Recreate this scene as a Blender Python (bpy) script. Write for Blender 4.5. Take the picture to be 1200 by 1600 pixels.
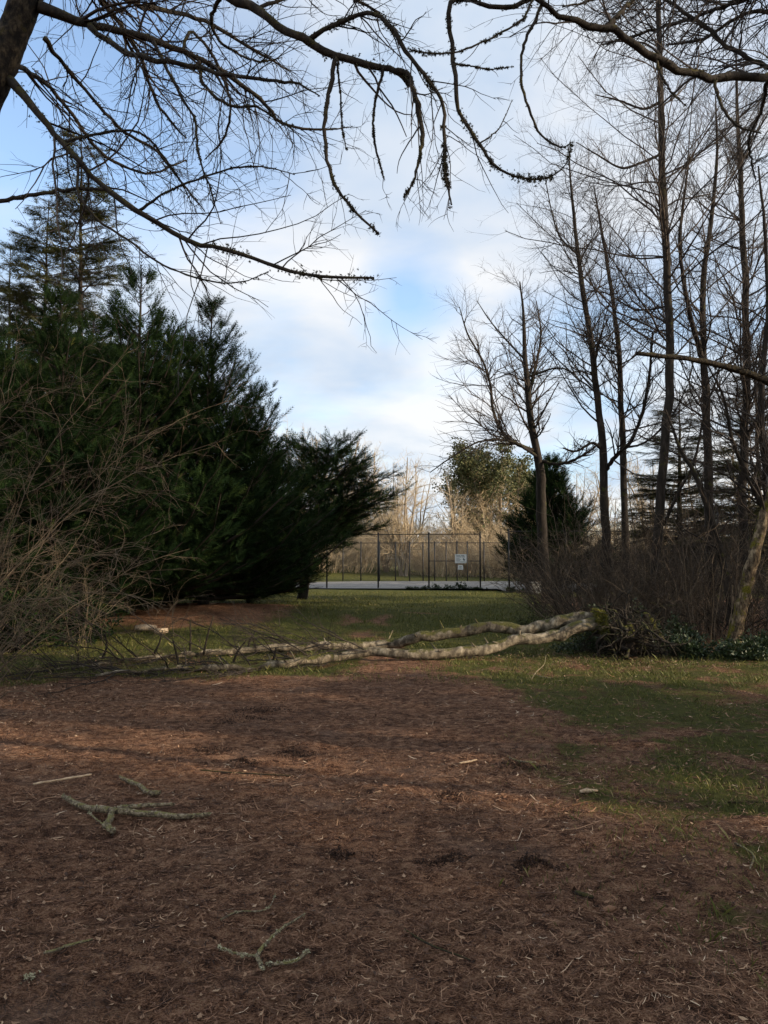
import bpy, math
import numpy as np
from mathutils import Vector
scene = bpy.context.scene
for o in list(bpy.data.objects): bpy.data.objects.remove(o)
COL = scene.collection
R = math.radians

# ------------------------------------------------------------------ camera
FPX, EYE, PITCH = 1202.0, 1.6, R(3.43)
cam = bpy.data.cameras.new('camera'); cam_o = bpy.data.objects.new('camera', cam); COL.objects.link(cam_o)
cam.sensor_fit = 'HORIZONTAL'; cam.sensor_width = 36.0; cam.lens = 36.0*FPX/1200.0
cam.clip_start = 0.05; cam.clip_end = 3000
cam_o.location = (0, 0, EYE); cam_o.rotation_euler = (R(90)+PITCH, 0, 0)
scene.camera = cam_o

# ------------------------------------------------------------------ sky, sun, exposure
SUN_AZ, SUN_EL = R(108), R(17)        # clockwise from the view direction (+Y), above the horizon
sund = Vector((math.sin(SUN_AZ)*math.cos(SUN_EL), math.cos(SUN_AZ)*math.cos(SUN_EL), math.sin(SUN_EL)))
world = bpy.data.worlds.new('World'); scene.world = world; world.use_nodes = True
nt = world.node_tree; nt.nodes.clear()
def N(nt, typ, **kw):
    n = nt.nodes.new(typ)
    for k, v in kw.items(): setattr(n, k, v)
    return n
def mathn(nt, op, a, b=None, c=None, clamp=False):
    n = N(nt, 'ShaderNodeMath', operation=op); n.use_clamp = clamp
    for i, v in enumerate((a, b, c)):
        if v is None: continue
        if isinstance(v, (int, float)): n.inputs[i].default_value = v
        else: nt.links.new(v, n.inputs[i])
    return n.outputs[0]
def ramp(nt, fac, stops, interp='LINEAR'):
    n = N(nt, 'ShaderNodeValToRGB'); cr = n.color_ramp; cr.interpolation = interp
    while len(cr.elements) < len(stops): cr.elements.new(0.5)
    for e, (p, c) in zip(cr.elements, stops):
        e.position = p; e.color = (*c, 1) if len(c) == 3 else c
    nt.links.new(fac, n.inputs[0]); return n.outputs[0]
def mixc(nt, fac, a, b, mode='MIX'):
    n = N(nt, 'ShaderNodeMix', data_type='RGBA', blend_type=mode)
    for sock, v in ((n.inputs['Factor'], fac), (n.inputs[6], a), (n.inputs[7], b)):
        if isinstance(v, (int, float)): sock.default_value = v
        elif isinstance(v, tuple): sock.default_value = (*v, 1) if len(v) == 3 else v
        else: nt.links.new(v, sock)
    return n.outputs[2]
sky = N(nt, 'ShaderNodeTexSky', sky_type='NISHITA'); sky.sun_disc = False
sky.sun_elevation = SUN_EL; sky.sun_rotation = SUN_AZ
sky.air_density = 1.0; sky.dust_density = 0.4; sky.ozone_density = 2.0
SKY_STRENGTH = 0.15
tc = N(nt, 'ShaderNodeTexCoord')
sep = N(nt, 'ShaderNodeSeparateXYZ'); nt.links.new(tc.outputs['Generated'], sep.inputs[0])
zc = mathn(nt, 'ADD', mathn(nt, 'MAXIMUM', sep.outputs[2], 0.0), 0.22)
comb = N(nt, 'ShaderNodeCombineXYZ')
nt.links.new(mathn(nt, 'DIVIDE', sep.outputs[0], zc), comb.inputs[0])
nt.links.new(mathn(nt, 'DIVIDE', sep.outputs[1], zc), comb.inputs[1])
def wnoise(scale, detail, rough, off):
    m = N(nt, 'ShaderNodeMapping'); m.inputs['Location'].default_value = off
    nt.links.new(comb.outputs[0], m.inputs[0])
    n = N(nt, 'ShaderNodeTexNoise'); n.inputs['Scale'].default_value = scale
    n.inputs['Detail'].default_value = detail; n.inputs['Roughness'].default_value = rough
    n.inputs['Distortion'].default_value = 0.3
    nt.links.new(m.outputs[0], n.inputs['Vector']); return n.outputs['Fac']
cov = wnoise(1.1, 6, 0.55, (3.1, 0.35, 0)); shade = wnoise(1.7, 5, 0.5, (9.0, 4.0, 0))
CLOUD_MASK_NODE_DIRS = [((-0.30, 0.80, 0.52), 0.30, 0.32), ((0.03, 0.943, 0.333), 0.10, 0.45), ((-0.13, 0.93, 0.30), 0.10, 0.10)]   # openings in the cloud
acc = cov
for d, w, amt in CLOUD_MASK_NODE_DIRS:
    vm = N(nt, 'ShaderNodeVectorMath', operation='DISTANCE'); nt.links.new(tc.outputs['Generated'], vm.inputs[0])
    vm.inputs[1].default_value = Vector(d).normalized()
    g = mathn(nt, 'SUBTRACT', 1.0, mathn(nt, 'DIVIDE', vm.outputs['Value'], w), clamp=True)
    acc = mathn(nt, 'SUBTRACT', acc, mathn(nt, 'MULTIPLY', g, amt))
cmask = ramp(nt, acc, [(0.20, (0.10,)*3), (0.34, (0.42,)*3), (0.50, (0.95,)*3)])
ccol = ramp(nt, shade, [(0.34, (0.262, 0.322, 0.405)), (0.49, (0.375, 0.398, 0.43)), (0.60, (0.45, 0.45, 0.452))])
skys = N(nt, 'ShaderNodeVectorMath', operation='SCALE'); nt.links.new(sky.outputs[0], skys.inputs[0]); skys.inputs['Scale'].default_value = SKY_STRENGTH
mixed = mixc(nt, cmask, skys.outputs[0], ccol)
bg = N(nt, 'ShaderNodeBackground'); nt.links.new(mixed, bg.inputs[0]); bg.inputs[1].default_value = 1.0
wo = N(nt, 'ShaderNodeOutputWorld'); nt.links.new(bg.outputs[0], wo.inputs[0])
sl = bpy.data.lights.new('sun', 'SUN'); sl.energy = 3.3; sl.angle = R(0.6); sl.color = (1.0, 0.83, 0.62)
so = bpy.data.objects.new('sun', sl); COL.objects.link(so); so.rotation_euler = sund.to_track_quat('Z', 'Y').to_euler(); so.location = (40, -5, 30)
vs = scene.view_settings; vs.view_transform = 'Standard'; vs.look = 'None'; vs.gamma = 1; vs.exposure = 1.15; vs.use_curve_mapping = False
scene.render.engine = 'CYCLES'

# ------------------------------------------------------------------ helpers
cp, sp_ = math.cos(PITCH), math.sin(PITCH)
def ray(px, py):
    a, b = (px-600)/FPX, (800-py)/FPX
    return np.array([a, cp-b*sp_, sp_+b*cp])
def PD(px, py, d):
    r = ray(px, py); return np.array([0, 0, EYE]) + r*(d/r[1])
def PZ(px, py, z=0.0):
    r = ray(px, py); return np.array([0, 0, EYE]) + r*((z-EYE)/r[2])
def unit(v): return v/np.maximum(np.linalg.norm(v, axis=-1, keepdims=True), 1e-9)
def _hash(ix, iy, s):
    h = (ix.astype(np.int64)*374761393 + iy.astype(np.int64)*668265263 + s*1442695041) & 0xffffffff
    h = ((h ^ (h >> 13))*1274126177) & 0xffffffff
    return ((h ^ (h >> 16)) & 0xffff)/65535.0
def vnoise(x, y, s=0):
    x = np.asarray(x, float); y = np.asarray(y, float)
    ix, iy = np.floor(x), np.floor(y); fx, fy = x-ix, y-iy
    fx = fx*fx*(3-2*fx); fy = fy*fy*(3-2*fy)
    a, b, c, d = _hash(ix, iy, s), _hash(ix+1, iy, s), _hash(ix, iy+1, s), _hash(ix+1, iy+1, s)
    return (a*(1-fx)+b*fx)*(1-fy)+(c*(1-fx)+d*fx)*fy
def fbm(x, y, s=0, o=4):
    v, a, t = 0, 0.5, 0
    for k in range(o):
        v = v+a*vnoise(np.asarray(x)*2**k, np.asarray(y)*2**k, s+k); t += a; a *= 0.5
    return v/t
def sst(a, b, x):
    t = np.clip((x-a)/(b-a), 0, 1); return t*t*(3-2*t)
def hgt(x, y):
    x = np.asarray(x, float); y = np.asarray(y, float)
    near = 1-sst(14, 30, np.hypot(x, y))
    h = (fbm(x*0.35, y*0.35, 5, 2)-0.5)*0.10*sst(1.5, 6, np.hypot(x, y))*(1-sst(36, 40, y))
    h = h + near*((fbm(x*2.2, y*2.2, 11, 3)-0.5)*0.05 + (fbm(x*7, y*9, 21, 2)-0.5)*0.034)
    h = h + 0.32*np.exp(-(((x+5.0)/3.6)**2+((y-21)/4.5)**2))
    h = h + 2.6*np.exp(-(((x+16)/13)**2+((y-78)/14)**2))
    return h

class Acc:
    """collects quads / triangles, with a tint value per vertex, into one mesh"""
    def __init__(s): s.v = []; s.q = []; s.t = []; s.a = []; s.n = 0
    def add(s, v, q=None, t=None, tint=0.5):
        v = np.asarray(v, float).reshape(-1, 3)
        if q is not None and len(q): s.q.append(np.asarray(q, np.int64).reshape(-1, 4)+s.n)
        if t is not None and len(t): s.t.append(np.asarray(t, np.int64).reshape(-1, 3)+s.n)
        s.v.append(v); s.a.append(np.broadcast_to(np.asarray(tint, float).reshape(-1), (len(v),)) if np.ndim(tint) <= 1 else tint.reshape(-1)); s.n += len(v)
    def box(s, c, h, rot=0.0, tint=0.5):
        c = np.asarray(c, float); k = np.array([[-1,-1,-1],[1,-1,-1],[1,1,-1],[-1,1,-1],[-1,-1,1],[1,-1,1],[1,1,1],[-1,1,1]], float)*np.asarray(h)
        ca, sa = math.cos(rot), math.sin(rot)
        k = np.stack([k[:,0]*ca-k[:,1]*sa, k[:,0]*sa+k[:,1]*ca, k[:,2]], 1)+c
        s.add(k, [[0,3,2,1],[4,5,6,7],[0,1,5,4],[1,2,6,5],[2,3,7,6],[3,0,4,7]], tint=tint)
    def tubes(s, pts, rad, sides=4, tint=None, caps=False, rough=0.0, rng=None):
        pts = np.asarray(pts, float)
        if pts.ndim == 2: pts = pts[None]; rad = np.asarray(rad)[None]
        if len(pts) == 0: return
        n, m, _ = pts.shape
        t = np.empty_like(pts); t[:, 1:-1] = pts[:, 2:]-pts[:, :-2]; t[:, 0] = pts[:, 1]-pts[:, 0]; t[:, -1] = pts[:, -1]-pts[:, -2]; t = unit(t)
        mean = unit(pts[:, -1]-pts[:, 0]+1e-6)
        ref = np.where(np.abs(mean[:, 2:3]) > 0.8, np.array([[1., 0.13, 0]]), np.array([[0.05, 0.1, 1.]]))
        u = unit(np.cross(t, ref[:, None, :])); w = np.cross(t, u)
        ang = np.arange(sides)*2*np.pi/sides
        rr = np.broadcast_to(rad[:, :, None], (n, m, sides))
        if rough and rng is not None: rr = rr*(1+rng.normal(0, rough, (n, m, sides)))
        v = pts[:, :, None, :]+rr[..., None]*(np.cos(ang)[None, None, :, None]*u[:, :, None, :]+np.sin(ang)[None, None, :, None]*w[:, :, None, :])
        base = (np.arange(n)*m*sides)[:, None, None]+(np.arange(m-1)*sides)[None, :, None]
        k = np.arange(sides)[None, None, :]; k2 = (k+1) % sides
        q = np.stack([base+k, base+k2, base+sides+k2, base+sides+k], -1).reshape(-1, 4)
        if tint is None: tint = 0.5
        tt = np.broadcast_to(np.asarray(tint, float).reshape(-1, 1), (n, m*sides)) if np.ndim(tint) == 1 else np.full((n, m*sides), float(tint))
        n0 = s.n; s.add(v.reshape(-1, 3), q, tint=tt.reshape(-1))
        if caps:
            for i in range(n):
                for ring, r0 in ((0, 0), (m-1, 1)):
                    b = i*m*sides+ring*sides
                    tri = [[b, b+j+1, b+j+2] if r0 else [b, b+j+2, b+j+1] for j in range(sides-2)]
                    s.t.append(np.array(tri)+n0)
    def stamp(s, tv, tt, pos, X, Y, Z, scale, tint):
        """copies of a small template (verts tv, tris tt) set in frames X, Y, Z"""
        pos = np.asarray(pos); n = len(pos)
        if n == 0: return
        v = pos[:, None, :]+scale[:, None, None]*(tv[None, :, 0:1]*X[:, None, :]+tv[None, :, 1:2]*Y[:, None, :]+tv[None, :, 2:3]*Z[:, None, :])
        f = (np.arange(n)*len(tv))[:, None, None]+tt[None]
        s.add(v.reshape(-1, 3), t=f.reshape(-1, 3), tint=np.repeat(tint, len(tv)))
    def mesh(s, name, origin=(0, 0, 0), smooth=True):
        me = bpy.data.meshes.new(name)
        v = np.concatenate(s.v)-np.asarray(origin, float)
        q = np.concatenate(s.q) if s.q else np.zeros((0, 4), np.int64); t = np.concatenate(s.t) if s.t else np.zeros((0, 3), np.int64)
        me.vertices.add(len(v)); me.vertices.foreach_set('co', v.astype(np.float32).ravel())
        li = np.concatenate([q.ravel(), t.ravel()]); me.loops.add(len(li)); me.loops.foreach_set('vertex_index', li.astype(np.int32))
        ls = np.concatenate([np.arange(len(q))*4, len(q)*4+np.arange(len(t))*3]); me.polygons.add(len(ls))
        me.polygons.foreach_set('loop_start', ls.astype(np.int32))
        me.polygons.foreach_set('use_smooth', np.full(len(ls), smooth))
        at = me.attributes.new('tint', 'FLOAT', 'POINT'); at.data.foreach_set('value', np.concatenate(s.a).astype(np.float32))
        me.update(); me.validate(); return me

STUFF = {'twigs', 'crown', 'foliage', 'leaves', 'moss', 'lichen', 'branches', 'stems', 'roots', 'chain_link_mesh', 'print'}
def thing(name, label, cat, loc=(0, 0, 0), group=None, rz=0.0):
    o = bpy.data.objects.new(name, None); COL.objects.link(o); o.location = tuple(float(c) for c in loc); o.rotation_euler = (0, 0, rz)
    o.empty_display_size = 0.2; o['label'] = label; o['category'] = cat
    if group: o['group'] = group
    return o
def part(name, acc, m, parent=None, smooth=True, origin=None, kind=None):
    loc = tuple(parent.location) if parent is not None and origin is None else (origin or (0, 0, 0))
    if parent is not None and parent.parent is not None: loc = tuple(parent.parent.location)
    o = bpy.data.objects.new(name, acc.mesh(name, loc, smooth)); COL.objects.link(o); o.data.materials.append(m)
    if parent is not None: o.parent = parent
    elif origin is not None: o.location = origin
    if kind or name in STUFF: o['kind'] = kind or 'stuff'
    return o
def single(name, acc, m, label, cat, origin, group=None, smooth=True, kind=None):
    o = part(name, acc, m, None, smooth, tuple(float(c) for c in origin))
    if kind: o['kind'] = kind
    if label: o['label'] = label
    if cat: o['category'] = cat
    if group: o['group'] = group
    return o
def dup(root, loc, rz=0.0, sc=(1, 1, 1), label=None, group=None):
    r = root.copy(); COL.objects.link(r); r.location = tuple(float(c) for c in loc); r.rotation_euler = (0, 0, rz); r.scale = sc
    if label: r['label'] = label
    if group: r['group'] = group
    for ch in list(root.children):
        c = ch.copy(); COL.objects.link(c); c.parent = r
        for g in list(ch.children):
            d = g.copy(); COL.objects.link(d); d.parent = c
    return r

# ------------------------------------------------------------------ materials
def new_mat(name):
    m = bpy.data.materials.new(name); m.use_nodes = True; nt = m.node_tree; nt.nodes.clear()
    out = N(nt, 'ShaderNodeOutputMaterial'); p = N(nt, 'ShaderNodeBsdfPrincipled'); nt.links.new(p.outputs[0], out.inputs[0])
    return m, nt, p, out
def tex(nt, scale, detail=4, rough=0.55, stretch=(1, 1, 1), coord='Object', dist=0.0):
    tc = N(nt, 'ShaderNodeTexCoord'); mp = N(nt, 'ShaderNodeMapping'); mp.inputs['Scale'].default_value = stretch
    nt.links.new(tc.outputs[coord], mp.inputs[0]); n = N(nt, 'ShaderNodeTexNoise')
    n.inputs['Scale'].default_value = scale; n.inputs['Detail'].default_value = detail; n.inputs['Roughness'].default_value = rough; n.inputs['Distortion'].default_value = dist
    nt.links.new(mp.outputs[0], n.inputs['Vector']); return n.outputs['Fac']
def attr(nt, name):
    a = N(nt, 'ShaderNodeAttribute'); a.attribute_name = name; return a.outputs['Fac']
def bump(nt, p, h, strength, dist=0.02):
    b = N(nt, 'ShaderNodeBump'); b.inputs['Strength'].default_value = strength; b.inputs['Distance'].default_value = dist
    nt.links.new(h, b.inputs['Height']); nt.links.new(b.outputs[0], p.inputs['Normal'])
def bark(name, stops, scale=9, stretch=(1, 1, 0.25), moss=0.0, mosscol=((0.05, 0.055, 0.012), (0.17, 0.15, 0.03)), lichen=0.0, bstr=0.8, rough=0.9):
    m, nt, p, _ = new_mat(name)
    f = tex(nt, scale, 6, 0.65, stretch); c = ramp(nt, f, stops)
    if lichen:
        l = ramp(nt, tex(nt, scale*2.2, 4, 0.6), [(0.60-lichen*0.2, (0, 0, 0)), (0.68-lichen*0.2, (1, 1, 1))]); c = mixc(nt, l, c, (0.34, 0.28, 0.16))
    if moss:
        geo = N(nt, 'ShaderNodeNewGeometry'); s = N(nt, 'ShaderNodeSeparateXYZ'); nt.links.new(geo.outputs['Normal'], s.inputs[0])
        k = mathn(nt, 'ADD', mathn(nt, 'MULTIPLY', s.outputs[2], 0.16), tex(nt, scale*0.45, 5, 0.65))
        k = ramp(nt, k, [(0.66-moss*0.3, (0, 0, 0)), (0.74-moss*0.3, (1, 1, 1))])
        mc = ramp(nt, tex(nt, scale*6, 3, 0.7), [(0.35, mosscol[0]), (0.65, mosscol[1])]); c = mixc(nt, k, c, mc)
    nt.links.new(c, p.inputs['Base Color']); p.inputs['Roughness'].default_value = rough; p.inputs['Specular IOR Level'].default_value = 0.2
    bump(nt, p, f, bstr, 0.02); return m
def tinted(name, stops, trans=0.0, rough=0.75, spec=0.25, var=0.0):
    m, nt, p, out = new_mat(name); f = attr(nt, 'tint')
    if var: f = mathn(nt, 'ADD', f, mathn(nt, 'MULTIPLY', mathn(nt, 'SUBTRACT', tex(nt, 3.0, 3), 0.5), var))
    c = ramp(nt, f, stops); nt.links.new(c, p.inputs['Base Color']); p.inputs['Roughness'].default_value = rough; p.inputs['Specular IOR Level'].default_value = spec
    if trans:
        t = N(nt, 'ShaderNodeBsdfTranslucent'); nt.links.new(c, t.inputs[0]); mx = N(nt, 'ShaderNodeMixShader'); mx.inputs[0].default_value = trans
        nt.links.new(p.outputs[0], mx.inputs[1]); nt.links.new(t.outputs[0], mx.inputs[2]); nt.links.new(mx.outputs[0], out.inputs[0])
    return m
M_trunk = bark('dark_bark', [(0.3, (0.010, 0.008, 0.006)), (0.55, (0.028, 0.022, 0.017)), (0.75, (0.065, 0.053, 0.042))], 10, moss=0.15, mosscol=((0.022, 0.024, 0.007), (0.07, 0.065, 0.018)))
M_twig = tinted('twig_bark', [(0.0, (0.012, 0.009, 0.007)), (0.5, (0.035, 0.025, 0.019)), (1.0, (0.09, 0.066, 0.046))], var=0.5)
M_redtwig = tinted('thicket_twig_bark', [(0.0, (0.014, 0.010, 0.007)), (0.5, (0.046, 0.033, 0.022)), (1.0, (0.18, 0.13, 0.085))], var=0.5)
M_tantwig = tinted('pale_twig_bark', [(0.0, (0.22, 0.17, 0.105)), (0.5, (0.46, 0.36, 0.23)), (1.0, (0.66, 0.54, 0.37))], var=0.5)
M_limb = bark('mossy_limb_bark', [(0.3, (0.010, 0.008, 0.007)), (0.55, (0.030, 0.024, 0.018)), (0.75, (0.075, 0.06, 0.042))], 22, moss=0.35, mosscol=((0.018, 0.016, 0.006), (0.065, 0.053, 0.016)))
M_overtrunk = bark('mossy_trunk_bark', [(0.40, (0.005, 0.004, 0.003)), (0.5, (0.020, 0.015, 0.010)), (0.62, (0.06, 0.046, 0.028))], 26, (1, 1, 0.6), moss=0.36, mosscol=((0.008, 0.007, 0.003), (0.055, 0.042, 0.012)), bstr=1.0)
M_moss = tinted('hanging_moss', [(0.0, (0.014, 0.013, 0.007)), (0.5, (0.042, 0.038, 0.019)), (1.0, (0.105, 0.095, 0.05))], trans=0.2)
M_gmoss = tinted('green_moss', [(0.0, (0.04, 0.045, 0.008)), (0.5, (0.11, 0.11, 0.018)), (1.0, (0.24, 0.21, 0.04))], trans=0.2)
M_log = bark('fallen_trunk_bark', [(0.30, (0.022, 0.017, 0.012)), (0.46, (0.085, 0.068, 0.047)), (0.58, (0.20, 0.165, 0.115)), (0.75, (0.40, 0.34, 0.25))], 8, (1.25, 0.9, 0.9), moss=0.24, mosscol=((0.03, 0.03, 0.009), (0.10, 0.09, 0.025)), bstr=1.0)
M_yellowbark = bark('mossy_leaning_bark', [(0.38, (0.016, 0.011, 0.007)), (0.5, (0.085, 0.06, 0.036)), (0.64, (0.26, 0.20, 0.125))], 12, (1, 1, 0.5), moss=0.44, mosscol=((0.010, 0.012, 0.003), (0.17, 0.145, 0.014)))
M_cyp = tinted('cypress_foliage', [(0.0, (0.004, 0.009, 0.003)), (0.45, (0.009, 0.021, 0.006)), (0.8, (0.024, 0.042, 0.010)), (1.0, (0.065, 0.07, 0.018))], trans=0.08, rough=0.9, spec=0.08, var=0.35)
M_fir = tinted('fir_foliage', [(0.0, (0.014, 0.020, 0.007)), (0.5, (0.042, 0.045, 0.015)), (1.0, (0.12, 0.10, 0.038))], trans=0.12, spec=0.1, var=0.4)
M_leaf = tinted('evergreen_leaf', [(0.0, (0.014, 0.028, 0.009)), (0.5, (0.028, 0.046, 0.016)), (1.0, (0.075, 0.09, 0.032))], trans=0.12, rough=0.5, spec=0.4)
M_olive = tinted('olive_leaf', [(0.0, (0.035, 0.045, 0.015)), (0.5, (0.080, 0.090, 0.034)), (1.0, (0.21, 0.18, 0.08))], trans=0.15)
M_shrub = tinted('arching_shrub_bark', [(0.0, (0.035, 0.024, 0.015)), (0.5, (0.095, 0.067, 0.041)), (1.0, (0.22, 0.165, 0.105))], var=0.4)
M_grass = tinted('grass_blade', [(0.0, (0.034, 0.042, 0.009)), (0.45, (0.088, 0.098, 0.020)), (0.8, (0.15, 0.145, 0.036)), (1.0, (0.30, 0.24, 0.10))], trans=0.25, rough=0.6)
M_litter = tinted('needle_litter', [(0.0, (0.018, 0.009, 0.006)), (0.35, (0.115, 0.056, 0.033)), (0.65, (0.27, 0.145, 0.083)), (0.88, (0.45, 0.29, 0.175)), (1.0, (0.64, 0.49, 0.34))])
M_deadleaf = tinted('dead_leaf', [(0.0, (0.05, 0.024, 0.014)), (0.5, (0.19, 0.10, 0.055)), (1.0, (0.42, 0.29, 0.18))])
M_palewood = bark('pale_bare_wood', [(0.3, (0.30, 0.20, 0.12)), (0.7, (0.58, 0.45, 0.30))], 30, bstr=0.3)
M_stick = bark('mossy_stick_bark', [(0.34, (0.030, 0.022, 0.015)), (0.5, (0.13, 0.10, 0.065)), (0.66, (0.34, 0.28, 0.19))], 45, (1, 1, 1), moss=0.16, mosscol=((0.06, 0.055, 0.018), (0.26, 0.23, 0.09)), lichen=0.25)
M_lichen = tinted('lichen', [(0.0, (0.24, 0.22, 0.12)), (1.0, (0.56, 0.53, 0.36))])
M_humus = tinted('humus', [(0.0, (0.009, 0.005, 0.004)), (1.0, (0.075, 0.038, 0.023))])
def plain(name, col, rough=0.6, metal=0.0, var=0.25, scale=8):
    m, nt, p, _ = new_mat(name); f = tex(nt, scale, 5, 0.6)
    c = ramp(nt, f, [(0.3, tuple(x*(1-var) for x in col)), (0.7, tuple(min(1, x*(1+var)) for x in col))]); nt.links.new(c, p.inputs['Base Color'])
    p.inputs['Roughness'].default_value = rough; p.inputs['Metallic'].default_value = metal; bump(nt, p, f, 0.2, 0.01); return m
M_post = plain('black_coated_steel', (0.012, 0.011, 0.010), 0.6)
M_wire = plain('black_coated_wire', (0.05, 0.046, 0.042), 0.5)
M_sign = plain('white_sign_panel', (0.85, 0.86, 0.82), 0.5, var=0.04)
M_print = plain('sign_print', (0.10, 0.12, 0.13), 0.6)
M_court = plain('court_concrete', (0.20, 0.185, 0.165), 0.9, var=0.35, scale=0.9)
M_block = plain('grey_concrete', (0.30, 0.29, 0.27), 0.9, var=0.35, scale=6)

# ground: litter, bare earth and turf by a mask computed on the mesh
def grass_mask(x, y):
    x = np.asarray(x, float); y = np.asarray(y, float)
    wob = (fbm(x*0.6, y*0.6, 31, 4)-0.5)
    edge = 10.3+wob*3.0 - 3.3*sst(0.6, 2.4, x+wob*1.5)*sst(0.0, 1.0, (x-0.2)) 
    g = sst(-0.5, 0.6, y-edge)
    # ragged sunlit turf patches on the right, close by
    pr = sst(0.55, 1.7, x+wob*2.0)*sst(2.3, 3.2, y)*sst(0.39, 0.57, fbm(x*0.9+3, y*1.5, 41, 4)+0.14*sst(1.0, 2.4, x)-0.13*np.exp(-((y-7.0)/0.9)**2))
    g = np.maximum(g*(0.72+0.28*sst(10, 16, y)), pr*0.9)
    # trodden path through the gap, dusty patches on the lawn
    pc = 0.15+0.35*np.sin(y*0.22+0.4)-0.55*sst(12, 20, y)
    path = np.exp(-((x-pc)/(0.55+0.5*(1-sst(9, 13, y))))**2)*(1-sst(19, 25, y+wob*4))
    g = g*(1-0.85*path*sst(0.28, 0.50, fbm(x*0.8, y*0.5, 47, 4)+0.12*(1-sst(11, 15, y))))
    g = g*(1-0.8*np.exp(-(((x-1.1)/1.2)**2+((y-22)/1.3)**2))*sst(0.35, 0.6, fbm(x, y, 53, 3)))
    g = g*(1-0.85*np.exp(-(((x+0.05+wob)/0.42)**2+((y-19.8)/2.8)**2)))
    # bare ground under the cypresses and the thicket
    bl = np.exp(-(((x+5.6)/(3.4))**4+((y-21)/4.6)**4))
    g = g*(1-np.clip(bl*1.25, 0, 1))
    br = sst(-0.8, 1.4, x-(3.6+0.10*(y-13))+wob*1.6)*sst(12.2, 13.6, y+wob)*(1-sst(30, 34, y))
    g = g*(1-0.85*br)
    g = g*(1-0.45*sst(0.45, 0.62, fbm(x*1.6, y*1.2, 61, 4))*(1-sst(16, 22, y)))
    g = g*(1-(1-sst(11, 15, y))*0.50*sst(0.46, 0.60, fbm(x*2.3+7, y*2.6, 67, 4)))
    return np.clip(g, 0, 1)

def axis(lo, hi, dense_lo, dense_hi, step, grow):
    a = list(np.arange(dense_lo, dense_hi, step)); s = step; x = dense_hi
    while x < hi: a.append(x); s *= grow; x += s
    a.append(hi); s = step; x = dense_lo-step; b = []
    while x > lo: b.append(x); s *= grow; x -= s
    b.append(lo); return np.array(b[::-1]+a)
gx = axis(-700, 700, -3.6, 3.8, 0.045, 1.10); gy = axis(-90, 1200, 2.0, 6.0, 0.045, 1.045)
GX, GY = np.meshgrid(gx, gy); GZ = hgt(GX, GY)
g = Acc(); nx, ny = len(gx), len(gy)
ii = (np.arange(ny-1)[:, None]*nx+np.arange(nx-1)[None]).ravel()
gm = grass_mask(GX, GY)
g.add(np.stack([GX, GY, GZ], -1), np.stack([ii, ii+1, ii+nx+1, ii+nx], 1), tint=gm.ravel())
def ground_material():
    m, nt, p, _ = new_mat('ground_cover'); f = attr(nt, 'tint')
    n1 = tex(nt, 1.3, 6, 0.6); n2 = tex(nt, 11, 8, 0.75, (1, 1.25, 1), dist=0.6); n3 = tex(nt, 120, 4, 0.75, (0.8, 1.3, 1))
    earth = ramp(nt, mathn(nt, 'ADD', mathn(nt, 'MULTIPLY', n2, 0.5), mathn(nt, 'MULTIPLY', n3, 0.5)), [(0.42, (0.022, 0.010, 0.006)), (0.475, (0.135, 0.063, 0.036)), (0.525, (0.31, 0.158, 0.090)), (0.60, (0.52, 0.32, 0.195))])
    dust = ramp(nt, n1, [(0.55, (0, 0, 0)), (0.72, (1, 1, 1))]); earth = mixc(nt, mathn(nt, 'MULTIPLY', dust, 0.45), earth, (0.29, 0.205, 0.155))
    dark = ramp(nt, tex(nt, 2.4, 5, 0.6, (1, 1.5, 1)), [(0.38, (1, 1, 1)), (0.5, (0, 0, 0))]); earth = mixc(nt, mathn(nt, 'MULTIPLY', dark, 0.45), earth, (0.055, 0.028, 0.018))
    turf = ramp(nt, mathn(nt, 'ADD', mathn(nt, 'MULTIPLY', n2, 0.6), mathn(nt, 'MULTIPLY', n3, 0.4)), [(0.38, (0.030, 0.034, 0.009)), (0.49, (0.080, 0.085, 0.020)), (0.60, (0.14, 0.13, 0.036)), (0.72, (0.21, 0.16, 0.062))])
    turf = mixc(nt, mathn(nt, 'MULTIPLY', dust, 0.35), turf, (0.13, 0.10, 0.05))
    k = mathn(nt, 'ADD', f, mathn(nt, 'MULTIPLY', mathn(nt, 'SUBTRACT', n2, 0.5), 1.2)); k = ramp(nt, k, [(0.24, (0, 0, 0)), (0.50, (1, 1, 1))])
    c = mixc(nt, k, earth, turf); nt.links.new(c, p.inputs['Base Color']); p.inputs['Roughness'].default_value = 0.95; p.inputs['Specular IOR Level'].default_value = 0.1
    bump(nt, p, mathn(nt, 'ADD', n2, n3), 1.0, 0.05); return m
ground = part('ground', g, ground_material()); ground['kind'] = 'structure'

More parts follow.
